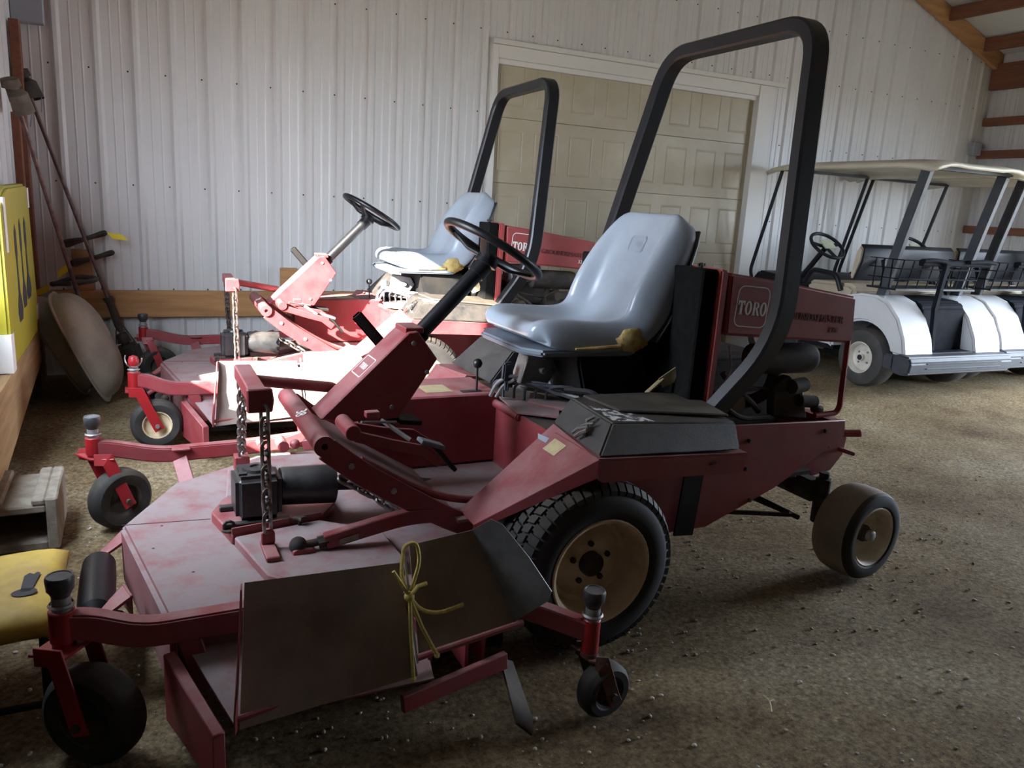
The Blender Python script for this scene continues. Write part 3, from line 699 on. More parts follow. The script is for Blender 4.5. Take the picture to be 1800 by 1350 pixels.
    lv = P('lift_lever', M().bar([(.69, 2.655, .985), (.79, 2.655, .870), (.86, 2.655, .78)], .012, .040), BLACKM, bev=.006, seg=2)
    cb, ct = V((.862, 2.53, .915)), V((1.122, 2.553, 1.172))
    n3 = V((.497, 0, .868))
    co = P('steering_column', M().tube([cb - (ct - cb) * .1, ct], .028, 20).cyl(ct - (ct - cb).normalized() * .05, ct, .033, 20), BLACK)
    P('column_clamp', M().cyl(cb + (ct - cb) * .02, cb + (ct - cb) * .10, .034, 18), BLACKM, co)
    wc = V((1.153, 2.556, 1.224)); u = V((.868, 0, -.497)); w = V((0, 1, 0))
    ringp = [wc + (u * math.cos(a) + w * math.sin(a)) * .185 for a in [2 * math.pi * i / 40 for i in range(40)]]
    sw = P('steering_wheel', M().tube(ringp, .0145, 12, closed=True), BLACK)
    hubp = wc - n3 * .038
    sp = M().cyl(hubp - n3 * .022, hubp + n3 * .014, .044, 20, .038)
    for a in (0, 128, 232):
        e = u * math.cos(R(a)) + w * math.sin(R(a)); sd = e.cross(n3)
        sp.bar([hubp + e * .02, hubp + e * .09 + n3 * .004, wc + e * .178], .030, .011, tuple(sd))
    P('wheel_spokes', sp, BLACK, sw, bev=.003)
    # --- seat and what carries it
    seat(root)
    P('seat_base_plate', M().box(1.262, 1.86, 2.20, 2.96, .628, .640), IRON)
    P('suspension_box', M().prism([(1.47, .66), (1.42, .84), (1.42, .876), (1.70, .876), (1.76, .66)], 1, 2.36, 2.84), BLACKM, bev=.01, seg=2)
    P('front_cover_plate', M().slab([(1.23, 2.45, .655), (1.34, 2.33, .662), (1.40, 2.44, .668), (1.26, 2.68, .660)], .008).slab([(1.31, 2.52, .672), (1.44, 2.30, .675), (1.50, 2.38, .680), (1.38, 2.64, .678)], .010), REDD, bev=.001)
    for k, (xa, ya, xb, yb) in enumerate(((1.30, 2.62, 1.52, 2.34), (1.36, 2.72, 1.58, 2.44))):
        P('seat_rail', M().bar([(xa, ya, .705), (xb, yb, .705)], .034, .012, (-.6, -.6, .2)).bar([(xa + .012, ya + .012, .718), (xb + .012, yb + .012, .718)], .01, .02, (.7, .5, 0)), GREY, bev=.001)
    P('seat_bracket', M().prism([(1.27, .74), (1.30, .845), (1.40, .835), (1.43, .79), (1.38, .72)], 1, 2.52, 2.60).cyl((1.36, 2.50, .79), (1.36, 2.53, .79), .014, 10), GREY, bev=.004)
    P('seat_adjuster', M().prism([(1.222, .745), (1.225, .81), (1.262, .815), (1.265, .745)], 1, 2.56, 2.585).box(1.236, 1.25, 2.56, 2.585, .70, .745), SEATB, bev=.006, seg=2)
    for k in range(6):
        rr = random.Random(k + 11 * v); x = 1.24 + .03 * k
        cab = M().tube(bend([(x, 2.68 - .03 * k, .66), (x - .03, 2.62 - .03 * k, .74), (x + .06, 2.52 - .02 * k, .73 + .02 * rr.random()), (x + .16, 2.45, .71), (x + .26, 2.36 + .02 * k, .69)], .06, 4), .0055, 6)
        P('cable', cab, GREYRUB)
    P('seat_cable', M().tube(bend([(1.21, 2.64, .67), (1.215, 2.60, .73), (1.25, 2.56, .765), (1.285, 2.55, .76)], .03, 4), .007, 8).tube(bend([(1.225, 2.62, .67), (1.235, 2.585, .725), (1.265, 2.55, .75)], .03, 4), .006, 8), CHROMEW)
    P('hose', M().tube(bend([(1.40, 2.40, .74), (1.44, 2.27, .76), (1.50, 2.25, .70), (1.62, 2.26, .69), (1.78, 2.35, .70)], .05, 4), .011, 8), BLACKM)
    P('tag_flap', M().slab([(1.70, 2.26, .80), (1.755, 2.24, .845), (1.775, 2.25, .79), (1.73, 2.27, .765)], .002).tube([(1.66, 2.27, .745), (1.72, 2.26, .80)], .008, 6), TANP)
    # --- radiator cowl, hood, engine
    P('radiator_screen', M().prism([(1.765, .645), (1.775, 1.205), (1.842, 1.203), (1.835, .645)], 1, 2.165, 2.99), SCREENK, bev=.006)
    P('cowl_frame', M().prism([(1.835, .64), (1.842, 1.208), (1.880, 1.200), (1.868, .64)], 1, 2.150, 3.005), HOODM, bev=.008, seg=2)
    P('cowl_wing_nut', M().ball((1.79, 2.20, 1.215), .010, 8).box(1.775, 1.805, 2.196, 2.204, 1.213, 1.222), IRON)
    hd = P('hood', M().prism([(1.890, .973), (1.885, 1.194), (2.10, 1.170), (2.519, 1.112), (2.536, .929)], 1, 2.150, 3.005), HOODM, bev=.010, seg=3)
    sx = V((2.53 - 1.89, 0, 1.03 - 1.085)).normalized(); sz = V((0, 0, 1))
    def side(x, z): return V((x, 2.1488, z))
    def onside(x, z, s=0): return basis(side(x, z), (.996, 0, -.072 if s == 0 else s), (0, 0, 1))
    P('emblem_frame', frame2d(.150, .148, .028, .004).xf(onside(1.997, 1.075)), WHITEP, hd)
    P('emblem_lettering', toro2d(.050).xf(onside(1.929, 1.050)), WHITEP, hd)
    P('model_lettering', text_mesh('GROUNDSMASTER', .040, stretch=1.0).xf(onside(2.295, 1.034, -.075)), DARKP, hd)
    P('number_lettering', text_mesh('328', .030, stretch=1.15).xf(onside(2.415, .985, -.075)), (WHITEP if v else DARKP), hd)
    en = P('engine_block', M().box(1.93, 2.36, 2.32, 2.84, .42, .70).box(1.98, 2.38, 2.36, 2.80, .70, .84).box(2.36, 2.46, 2.40, 2.62, .50, .76), IRON, bev=.012, seg=2)
    P('muffler', M().lathe([(0, 0), (.040, .0), (.058, .012), (.060, .03), (.060, .29), (.054, .31), (.03, .325), (0, .325)], (2.10, 2.24, .865), (1, 0, -.02), 24), IRON)
    P('air_cleaner', M().lathe([(0, 0), (.052, .004), (.058, .02), (.058, .22), (.05, .23), (0, .23)], (1.93, 2.24 if v else 2.60, .90), (1, 0, 0), 24), GREYD)
    P('exhaust_elbow', M().tube(bend([(2.24, 2.24, .82), (2.24, 2.26, .72), (2.20, 2.34, .66)], .05), .024, 12), IRON)
    al = P('alternator', M().lathe([(0, 0), (.05, 0), (.056, .02), (.056, .07), (.045, .09), (0, .09)], (2.01, 2.20, .70), (.25, 1, 0), 20), GREYTAN)
    for k in range(8):
        a = R(45 * k); P('cooling_fin', M().box(-.004, .004, -.004, 0, -.016, .016).xf(Matrix.Translation(V((2.01 + .034 * math.cos(a), 2.199, .70 + .034 * math.sin(a)))) @ Matrix.Rotation(-a, 4, 'Y')), IRON, al)
    P('engine_bracket', M().prism([(2.22, .64), (2.20, .76), (2.28, .80), (2.36, .73), (2.40, .62)], 1, 2.20, 2.24).cyl((2.33, 2.19, .70), (2.42, 2.19, .69), .026, 10).cyl((2.40, 2.18, .665), (2.45, 2.18, .66), .016, 8).cyl((2.27, 2.18, .76), (2.35, 2.19, .765), .030, 12), IRON, bev=.004)
    P('engine_hoses', M().tube(bend([(1.96, 2.22, .82), (2.0, 2.2, .76), (2.08, 2.2, .72), (2.16, 2.22, .66)], .04), .012, 8).tube(bend([(1.93, 2.24, .75), (1.97, 2.19, .69), (2.05, 2.19, .645), (2.2, 2.2, .64)], .04), .010, 8).tube([(2.02, 2.2, .78), (2.20, 2.22, .745)], .004, 6), IRON)
    P('battery_cable', M().tube(bend([(1.94, 2.18, .93), (1.955, 2.17, .84), (1.92, 2.17, .78), (1.94, 2.2, .70)], .03), .004, 6), GREY)
    for y in (2.165, 2.99):
        P('rear_guard_tube', M().tube(bend([(2.522, y, .94), (2.532, y, .67), (2.515, y, .645), (2.40, y, .642)], .035), .0115, 10), REDB)
    # --- roll bar
    ro = [(1.850, 2.135, .690), (2.005, 2.005, .985), (2.140, 2.150, 2.050), (2.150, 2.985, 2.050), (1.925, 3.130, .985), (1.820, 3.020, .690)]
    def sect(path, a, b):   # rectangular tube: a along X-ish, b inwards
        path = [V(p) for p in path]; m = M(); vs = []; k = len(path)
        for i in range(k):
            t = ((path[i + 1] - path[i]) if i < k - 1 else (path[i] - path[i - 1])).normalized()
            if 0 < i < k - 1: t = ((path[i + 1] - path[i]).normalized() + (path[i] - path[i - 1]).normalized()).normalized()
            # frame plane is spanned by Y and the post direction; one section axis always lies across that plane
            yv = V((0, 1, 0)); q = t.cross(yv) if abs(t.y) < .99 else None
            ax = V((1, 0, 0)); ax = (ax - t * ax.dot(t)).normalized(); bx = t.cross(ax).normalized()
            c_, e_ = a / 2, b / 2; ch = .008
            for s1, s2 in ((-c_ + ch, -e_), (c_ - ch, -e_), (c_, -e_ + ch), (c_, e_ - ch), (c_ - ch, e_), (-c_ + ch, e_), (-c_, e_ - ch), (-c_, -e_ + ch)):
                vs.append(path[i] + ax * s1 + bx * s2)
        fs = [list(range(8))[::-1], list(range(8 * (k - 1), 8 * k))] + [[8 * i + j, 8 * i + (j + 1) % 8, 8 * i + 8 + (j + 1) % 8, 8 * i + 8 + j] for i in range(k - 1) for j in range(8)]
        return m.add(vs, fs)
    pth = [ro[0]] + bend([ro[0], ro[1], ro[2]], .16, 7)[1:-1]
    top = bend([ro[1], ro[2], ro[3]], .13, 9)[1:-1]; top2 = bend([ro[2], ro[3], ro[4]], .13, 9)[1:-1]; low2 = bend([ro[3], ro[4], ro[5]], .16, 7)[1:-1]
    P('roll_bar', sect(pth + top + top2 + low2 + [ro[5]], .078, .055), BLACK)
    for y in (2.150, 2.970):
        P('roll_bar_bracket', M().prism([(1.81, .64), (1.80, .70), (1.86, .735), (1.90, .70), (1.90, .64)], 1, y - .036, y - .029).prism([(1.81, .64), (1.80, .70), (1.86, .735), (1.90, .70), (1.90, .64)], 1, y + .029, y + .036), BLACKM, bev=.002)
    # --- deck
    DZ0, DZ1 = .105, .300
    out = [(-.072, 2.66), (.046, 1.955), (.99, 1.955), (.99, 3.27), (.49, 3.29), (.10, 3.02)]
    inn = [(-.045, 2.655), (.068, 1.99), (.96, 1.99), (.96, 3.24), (.50, 3.26), (.115, 2.99)]
    dk = P('deck_shell', M().hexa([(x, y, DZ0) for x, y in out], [(x, y, DZ1) for x, y in out]), REDD, bev=.014, seg=2)
    P('deck_seam', M().bar([(-.066, 2.66, .3005), (.20, 2.63, .3005)], .003, .002, (0, 1, 0)), DARKP, dk)
    for x, y in ((.05, 2.62), (.02, 2.45), (.12, 2.25)):
        P('deck_rivet', M().lathe([(.005, 0), (0, .003)], (x, y, .300), (0, 0, 1), 6), IRON, dk)
    gp = P('gearbox_platform', M().prism([(.20, 2.60), (.243, 2.40), (.53, 2.45), (.60, 2.56), (.60, 2.72), (.25, 2.72)], 2, .300, .338), RED, bev=.004)
    P('platform_lip', M().bar([(.243, 2.402, .345), (.53, 2.452, .345)], .006, .02, (.17, -1, 0)), RED, gp)
    bc = P('belt_cover', M().prism([(.248, 2.385), (.52, 2.440), (.69, 2.30), (.70, 2.05), (.41, 1.99), (.305, 2.10)], 2, .300, .334), REDD, bev=.005)
    P('belt_cover', M().prism([(.26, 2.74), (.58, 2.74), (.76, 2.88), (.78, 3.12), (.42, 3.16), (.30, 3.05)], 2, .300, .334), REDD, bev=.005)
    P('star_knob', M().cyl((.452, 2.415, .334), (.452, 2.415, .352), .007, 8).prism([(.452 + (.024 if i % 2 == 0 else .010) * math.cos(R(45 * i)), 2.415 + (.024 if i % 2 == 0 else .010) * math.sin(R(45 * i))) for i in range(8)], 2, .352, .362), IRON, bc, bev=.002)
    P('lifting_eye', M().tube([(.238 + .016 * math.cos(R(a)), 2.43, .352 + .016 * math.sin(R(a))) for a in range(0, 360, 40)], .005, 6, closed=True).cyl((.238, 2.43, .336), (.238, 2.43, .342), .022, 10), IRON)
    gb = P('gearbox', M().box(.262, .405, 2.44, 2.60, .352, .500), GEAR, bev=.018, seg=3)
    P('gearbox_cap', M().lathe([(.045, 0), (.042, .010), (.02, .012), (.018, .007), (0, .007)], (.335, 2.52, .499), (0, 0, 1), 20).box(.275, .30, 2.47, 2.49, .499, .506), GEAR, gb)
    P('gearbox_foot', M().box(.225, .43, 2.43, 2.455, .338, .356), GEAR, gb, bev=.003)
    P('gearbox_foot', M().box(.225, .43, 2.585, 2.61, .338, .356), GEAR, gb, bev=.003)
    ps = P('shaft_guard', M().lathe([(.038, 0), (.060, 0), (.063, .008), (.066, .16), (.066, .178), (.05, .182), (.024, .182)], (.408, 2.52, .435), (1, 0, -.05), 28), GEAR)
    P('drive_shaft', M().tube([(.55, 2.52, .43), (.80, 2.54, .40), (1.16, 2.56, .33)], .024, 14), IRON)
    # pads, brackets, arms of the deck
    P('chain_bracket', M().box(.312, .352, 2.17, 2.30, .334, .350).prism([(.312, .35), (.312, .385), (.325, .40), (.340, .40), (.352, .385), (.352, .35)], 1, 2.262, 2.272), RED, bev=.003)
    P('chain_bracket', M().box(.318, .372, 2.97, 3.03, .334, .395), RED, bev=.003)
    P('ball_bracket', M().prism([(.388, .300), (.392, .345), (.405, .352), (.452, .348), (.468, .325), (.44, .300)], 1, 2.195, 2.245), RED, bev=.003)
    pa = P('push_arm', M().bar(bend([(.49, 2.215, .358), (.60, 2.205, .385), (.735, 2.20, .412), (.85, 2.21, .405), (1.02, 2.24, .345)], .08), .034, .046), RED, bev=.003)
    P('ball_joint', M().ball((.412, 2.222, .352), .027, 14).cyl((.42, 2.22, .352), (.50, 2.214, .362), .012, 12).cyl((.47, 2.216, .356), (.50, 2.214, .362), .020, 6), IRON, pa)
    P('maker_plate', M().slab([(.528, 2.188, .352), (.585, 2.184, .366), (.585, 2.184, .382), (.528, 2.188, .368)], .001), GREYTAN, pa)
    pf = P('push_arm', M().bar(bend([(.62, 3.21, .352), (.78, 3.10, .385), (1.02, 2.95, .345)], .08), .034, .046), RED, bev=.003)
    P('arm_bushing', M().cyl((.535, 3.20, .348), (.535, 3.30, .348), .024, 16).cyl((.45, 3.24, .350), (.45, 3.30, .350), .014, 8).ball((.585, 3.22, .352), .022, 10), RED, pf)
    # caster arms
    ca = P('caster_arm', M().bar(bend([(-.185, 1.95, .356), (-.13, 1.95, .348), (-.02, 1.95, .300), (.25, 1.95, .302), (.62, 1.95, .305)], .06), .050, .066), RED, bev=.005, seg=2)
    cf = P('caster_arm', M().bar(bend([(-.170, 3.41, .345), (-.11, 3.41, .335), (.07, 3.41, .290), (.40, 3.41, .297), (.66, 3.40, .318)], .06), .050, .060), RED, bev=.005, seg=2)
    P('arm_post', M().bar([(.085, 1.952, .285), (.125, 1.955, .12)], .05, .055), RED, ca, bev=.003)
    P('arm_post', M().bar([(.145, 3.38, .275), (.165, 3.28, .20)], .012, .06, (0, .9, .3)).slab([(.115, 3.36, .322), (.185, 3.36, .322), (.185, 3.43, .322), (.115, 3.43, .322)], .008), RED, cf, bev=.002)
    P('arm_brace', M().prism([(.56, .33), (.66, .36), (.70, .33), (.62, .30)], 1, 3.375, 3.40), RED, cf)
    if v == 0:
        caster(root, -.185, 1.95, .395, .315, (.055, -.03), (-.60, -.80), .125, .085, .50)
        caster(root, -.170, 3.41, .385, .315, (.085, -.02), (.52, -.85), .125, .085, .50)
    else:
        caster(root, -.185, 1.95, .395, .315, (.095, -.01), (.05, -1), .125, .085, .50, rimmed=True, ring=True)
        caster(root, -.170, 3.41, .385, .315, (.085, -.02), (.3, -.95), .125, .085, .50)
    P('rear_caster_arm', M().bar(bend([(.80, 1.95, .30), (.935, 1.78, .292), (1.10, 1.655, .245)], .05), .042, .056, (.6, .8, 0)), RED, bev=.004)
    caster(root, 1.10, 1.65, .285, .185, (.035, -.03), (.12, -1), .080, .062, .37, small=True)
    # front anti-scalp roller between two brackets
    for y in (2.70, 2.28):
        P('roller_bracket', M().slab([(-.06, y + .03, .265), (-.145, y - .055, .215), (-.145, y - .10, .215), (-.04, y - .05, .265)], .008).slab([(-.06, y + .03, .265), (-.04, y - .05, .265), (-.04, y - .05, .20), (-.06, y + .03, .20)], .006), RED)
    P('front_roller', M().lathe([(0, 0), (.030, 0), (.048, .02), (.05, .10), (.05, .26), (.048, .34), (.030, .36), (0, .36)], (-.135, 2.245, .205), (0, 1, 0), 20), BLACK)
    P('roller_pin', M().cyl((-.08, 2.20, .20), (-.08, 2.245, .20), .02, 10).ball((-.05, 2.19, .19), .022, 8), IRON)
    # discharge chute on the near side
    P('chute_plate', M().slab([(.085, 1.955, .235), (.165, 1.700, .170), (.66, 1.700, .172), (.70, 1.955, .235)], .006), REDD)
    P('chute_cheek', M().slab([(.055, 1.955, .235), (.145, 1.675, .170), (.145, 1.675, .035), (.055, 1.955, .045)], .030), RED, bev=.003)
    P('chute_lip', M().bar([(.58, 1.715, .105), (.90, 1.765, .135)], .02, .05), RED, bev=.003)
    P('chute_shade_sheet', M().slab([(.16, 1.952, .23), (.16, 1.952, .06), (.98, 1.952, .06), (.98, 1.952, .23)], .004), BLACKM)  # black sheet on the solid deck, stands for shade in the discharge opening
    for a_, b_ in ((.665, 1.76), (.78, 1.78), (.835, 1.79)): P('chute_rib', M().box(a_, a_ + .01, b_, 1.955, .12, .245), RED)
    P('hinge_rod', M().cyl((.17, 1.683, .190), (.95, 1.775, .235), .009, 10), RED)
    # deflector in two plates, with a lip at the left and a curved flange at the right
    df = P('deflector', M().slab([(.176, 1.672, .168), (.612, 1.690, .196), (.588, 1.800, .462), (.208, 1.800, .470)], .004).slab([(.625, 1.722, .238), (.920, 1.765, .248), (.814, 1.850, .502), (.622, 1.815, .500)], .004), DEFL)
    P('left_lip', M().slab([(.170, 1.668, .168), (.203, 1.798, .470), (.197, 1.760, .472), (.192, 1.726, .410), (.182, 1.698, .355), (.174, 1.656, .30), (.164, 1.642, .225), (.164, 1.652, .170)], .004), RED, df)
    P('right_flange', M().slab([(.920, 1.765, .248), (.984, 1.700, .332), (.991, 1.695, .362), (.938, 1.740, .451), (.881, 1.800, .530), (.858, 1.825, .538), (.814, 1.850, .502)], .004), FLANGE, df)
    P('plate_edge_glint', M().bar([(.618, 1.716, .215), (.606, 1.806, .475)], .008, .006), CHROMEW, df)  # pale strip stands in for light catching the plate edge
    P('curved_skid', M().slab([(.86, 1.60, .055), (.91, 1.60, .005), (.93, 1.64, .02), (.94, 1.80, .10), (.90, 1.80, .12)], .006), IRON)
    # lift bar and chains
    lb = P('lift_bar', M().bar([(.310, 2.245, .800), (.310, 2.62, .805)], .052, .048, (1, 0, 0)), RED, bev=.004)
    P('bar_end_lug', M().prism([(.275, .765), (.275, .835), (.345, .835), (.350, .80), (.345, .765)], 1, 2.238, 2.262), RED, lb, bev=.004)
    P('lift_link', M().tube([(.33, 2.56, .788), (.60, 2.63, .735), (.74, 2.67, .66)], .019, 14), RED)
    chain(root, [(.322, 2.240, .775), (.330, 2.264, .400)])
    chain(root, [(.305, 2.60, .775), (.318, 2.74, .60), (.345, 3.0, .40)])
    chain(root, [(.60, 2.46, .46), (.70, 2.44, .40), (.78, 2.40, .345)], name='slack_chain_link')
    return root
SCREENK = mat('black_screen', (.007, .007, .007), (.011, .010, .009), 30, rough=.9, spec=.05)
TANKD = mat('dusty_tank_lid', (.035, .03, .025), (.10, .08, .05), 6, .45, .75, rough=.75, dust=(.12, .10, .075), dustamt=.35)
GREYTAN = mat('dusty_alloy', (.27, .23, .18), (.18, .15, .11), 14, rough=.7, metal=.2)
GREYRUB = mat('grey_rubber', (.13, .14, .16), (.08, .08, .09), 20, rough=.6)
SEATB = mat('blue_grey_plastic', (.06, .075, .10), rough=.45)
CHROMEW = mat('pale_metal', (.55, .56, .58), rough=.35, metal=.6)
GREYD = mat('dark_grey_canister', (.07, .07, .075), (.11, .105, .1), 10, rough=.5)
m1 = mower(0)
tag(m1, 'red riding mower in the foreground, yellow rope tied to its deck deflector', 'mower', 'red riding mowers')
m2 = mower(1)
m2.location = (1.492, 4.837, .068); m2.rotation_euler = (0, 0, R(-1.985))
tag(m2, 'sunlit red riding mower parked behind, beside the back wall and garage door', 'mower', 'red riding mowers')

# rope knotted around the near mower's deflector
OFF = V((0, 0, 0))
rp = []
def strand(pts, r=.0055, n=10):
    return M().tube(bend(pts, .03, 5), r, 7)
k0 = V((.600, 1.748, .395))
rm = M()
rm.tube(bend([k0, k0 + V((-.018, .01, .05)), k0 + V((-.006, .03, .125)), k0 + V((.028, .03, .13)), k0 + V((.036, .02, .08)), k0 + V((.006, 0, .01))], .03, 5), .0052, 7)
rm.tube([k0 + V((0, -.012, 0)), k0 + V((-.02, -.006, .035)), k0 + V((-.042, .0, .072))], .0052, 7)
rm.tube([k0 + V((0, -.012, 0)), k0 + V((.02, -.014, .028)), k0 + V((.045, -.01, .030))], .0052, 7)
rm.tube([k0 + V((0, -.012, 0)), V((.598, 1.712, .30)), V((.600, 1.69, .195))], .0052, 7)
rm.tube([k0 + V((0, -.012, 0)), V((.632, 1.724, .31)), V((.668, 1.708, .235))], .0056, 7)
rm.tube(bend([k0 + V((0, -.012, 0)), V((.630, 1.734, .352)), V((.680, 1.735, .335)), V((.755, 1.752, .338))], .04, 5), .0055, 7)
rm.ball(k0 + V((0, -.008, 0)), .014, 9); rm.ball(V((.600, 1.69, .190)), .008, 8); rm.ball(V((.669, 1.707, .232)), .008, 8)
solo('rope', rm, ROPE, 'yellow braided rope knotted around the foreground mower deflector', 'rope', (.600, 1.69, .18))

# ------------------------------------------------------------------ golf carts (local: x right, y forward, z up)
def cart():
    global OFF
    root = thing('golf_cart', '', '', (0, 0, 0)); OFF = V((0, 0, 0))
    P = lambda name, m, material, parent=None, **k: obj(name, m, material, parent or root, **k)
    for sx in (-1, 1):
        for y in (0, 1.16):
            c = (sx * .565, y, .25); ax = (sx, 0, 0)
            t = P('tire', M().lathe([(.125, -.01), (.14, .0), (.19, .002), (.226, -.012), (.243, -.04), (.247, -.09), (.243, -.15), (.226, -.18), (.19, -.19), (.13, -.185), (.125, -.01)], c, ax, 36), RUBC)
            P('rim', M().lathe([(.128, -.008), (.132, -.001), (.125, .002), (.115, -.01), (.108, -.05), (.09, -.06), (.05, -.045), (.028, -.04), (.028, -.012), (0, -.010)], c, ax, 28), WRIM, t)
            P('hub_cap', M().lathe([(.022, -.012), (.022, -.004), (0, -.002)], c, ax, 14), BLK, t)
            for k in range(4):
                a = R(90 * k + 40); P('lug_nut', M().lathe([(.010, -.06), (.010, -.045), (0, -.044)], (c[0], y + .06 * math.cos(a), .25 + .06 * math.sin(a)), ax, 6), GREY, t)
        # rear fender with its wheel arch
        prof = [(.80, .30), (.80, .56), (.55, .655), (.30, .725), (.08, .775), (-.08, .775), (-.20, .735), (-.32, .62), (-.40, .47), (-.435, .335)] + arc((0, .25), .305, 163, 5, 16) + [(.36, .30)]
        x0, x1 = (.575, .24) if sx > 0 else (-.575, -.24)
        P('rear_fender', M().prism(prof, 0, x0, x1), CARTW, bev=.02, seg=3)
        P('wheel_well', M().prism(arc((0, .25), .30, 175, 5, 12) + [(.30, .20), (-.30, .20)], 0, sx * .30, sx * .25), BLACKM)
        P('rear_post', M().bar([(sx * .44, -.02, .76), (sx * .44, -.13, 1.25), (sx * .44, -.26, 1.775)], .055, .085, (1, 0, 0)), CARTG, bev=.008)
        P('front_post', M().tube(bend([(sx * .545, 1.42, .72), (sx * .55, 1.46, .84), (sx * .54, 1.20, 1.78)], .04), .017, 10), CARTK)
        P('armrest', M().tube(bend([(sx * .56, .30, .77), (sx * .57, .36, .90), (sx * .57, .64, .92), (sx * .56, .72, .80)], .06), .022, 10), CARTK)
        P('seat_strut', M().bar([(sx * .36, -.02, .74), (sx * .34, .10, 1.05)], .03, .03, (1, 0, 0)), CARTK)
        P('rocker_panel', M().box(min(sx * .50, sx * .575), max(sx * .50, sx * .575), .70, .88, .22, .33), CARTG, bev=.01)
        P('front_fender', M().prism([(.82, .33), (.86, .62), (1.05, .70), (1.38, .60), (1.48, .40), (1.45, .33)] + arc((1.16, .25), .285, 16, 164, 10), 0, sx * .575, sx * .30), CARTW, bev=.02, seg=2)
    P('bag_well', M().prism([(.30, .28), (.30, .74), (.02, .76), (-.22, .745), (-.27, .70), (-.30, .34), (-.28, .28)], 0, -.26, .26), CARTM, bev=.02, seg=2)
    P('well_floor', M().box(-.40, .40, -.42, -.26, .33, .36), CARTK, bev=.005)
    bp = P('rear_bumper', M().prism([(-.36, .20), (-.34, .335), (-.40, .355), (-.50, .345), (-.525, .30), (-.515, .215), (-.46, .19)], 0, -.60, .60).box(-.60, -.575, -.36, -.26, .22, .34).box(.575, .60, -.36, -.26, .22, .34), CARTG, bev=.012, seg=2)
    for z in (.255, .295): P('bumper_rib', M().bar([(-.42, -.523, z), (.46, -.523, z)], .014, .008, (0, 1, 0)), CARTG, bp, bev=.003)
    P('floor_tub', M().box(-.55, .55, .30, 1.40, .26, .31), CARTK)
    P('front_cowl', M().prism([(1.20, .31), (1.16, .74), (1.26, .80), (1.40, .74), (1.52, .50), (1.53, .33)], 0, -.30, .30), CARTW, bev=.03, seg=3)
    P('dashboard', M().prism([(1.02, .62), (1.00, .76), (1.12, .83), (1.34, .845), (1.42, .76), (1.30, .60)], 0, -.56, .56), CARTK, bev=.02, seg=2)
    P('seat_cushion', M().prism([(.20, .70), (.16, .80), (.24, .835), (.66, .825), (.72, .79), (.70, .70)], 0, -.54, .54), BEIGE, bev=.03, seg=3)
    sb = P('seat_back', M().prism([(.205, .875), (.155, 1.03), (.150, 1.13), (.185, 1.165), (.225, 1.13), (.245, 1.02), (.265, .90), (.24, .865)], 0, -.53, .53), BEIGE, bev=.028, seg=3)
    P('back_shell', M().prism([(.20, .87), (.135, 1.03), (.132, 1.14), (.165, 1.17), (.185, 1.165), (.150, 1.13), (.160, 1.03), (.215, .875)], 0, -.535, .535), CARTK, sb, bev=.004)
    bk = M()
    for i in range(9): bk.bar([(-.46 + .115 * i, -.16, .84), (-.46 + .115 * i, -.20, 1.07)], .008, .008, (1, 0, 0))
    for z in (.84, .92, 1.0, 1.07): bk.bar([(-.47, -.16 - .04 * (z - .84) / .23, z), (.47, -.16 - .04 * (z - .84) / .23, z)], .008, .010, (0, 1, 0))
    for sx in (-1, 1):
        for z in (.92, 1.0, 1.07): bk.bar([(sx * .47, -.16 - .04 * (z - .84) / .23, z), (sx * .47, .12, z)], .008, .008, (0, 0, 1))
        for y in (-.10, -.02, .06): bk.bar([(sx * .47, y, .84), (sx * .47, y, 1.07)], .008, .008, (1, 0, 0))
    P('basket_wires', bk, CARTM)
    P('basket_tray', M().box(-.47, .47, -.17, .12, .825, .84), CARTK)
    P('bag_rack', M().bar([(-.20, -.37, .36), (-.19, -.33, .70), (-.15, -.34, 1.06)], .055, .035, (1, 0, 0)).bar([(-.40, -.30, 1.06), (.40, -.30, 1.06)], .05, .05, (0, 1, 0)), CARTM, bev=.01)
    P('rack_pad', M().bar([(-.42, -.33, 1.075), (-.30, -.34, 1.085), (-.16, -.335, 1.075)], .05, .03, (0, 1, 0)), CARTM, bev=.008)
    P('rack_pad', M().bar([(.10, -.33, 1.075), (.30, -.34, 1.085), (.42, -.335, 1.075)], .05, .03, (0, 1, 0)), CARTM, bev=.008)
    sw = P('steering_wheel', M(), CARTK) if False else None
    c = V((-.24, .83, 1.12)); n = V((0, -.62, .78)).normalized(); u = V((1, 0, 0)); w = n.cross(u)
    st = P('steering_wheel', M().tube([c + (u * math.cos(a) + w * math.sin(a)) * .165 for a in [2 * math.pi * i / 32 for i in range(32)]], .0155, 10, closed=True), CARTK)
    P('score_card', M().slab([c + u * a + w * b + n * .02 for a, b in ((-.065, -.05), (.065, -.05), (.065, .06), (-.065, .06))], .012), SCREEN, st)
    s_ = M()
    for a in (10, 170, 270): e = u * math.cos(R(a)) + w * math.sin(R(a)); s_.bar([c - n * .02, c + e * .16], .035, .012, tuple(e.cross(n)))
    P('spokes', s_, CARTK, st)
    P('steering_column', M().tube([c - n * .02, (-.24, 1.10, .80)], .024, 10), CARTK)
    # roof: shallow moulded canopy
    rm_ = M(); nx_, ny_ = 12, 14; vs = []
    for j in range(ny_ + 1):
        for i in range(nx_ + 1):
            a = -1 + 2 * i / nx_; b = -1 + 2 * j / ny_; x = .60 * a; y = .50 + .92 * b
            z = 1.845 - .035 * abs(a) ** 6 - .035 * abs(b) ** 8 - .012 * a * a + (.012 if .35 < abs(a) < .8 else 0)
            if b > .85: x *= 1 - .10 * (b - .85) / .15
            vs.append((x, y, z))
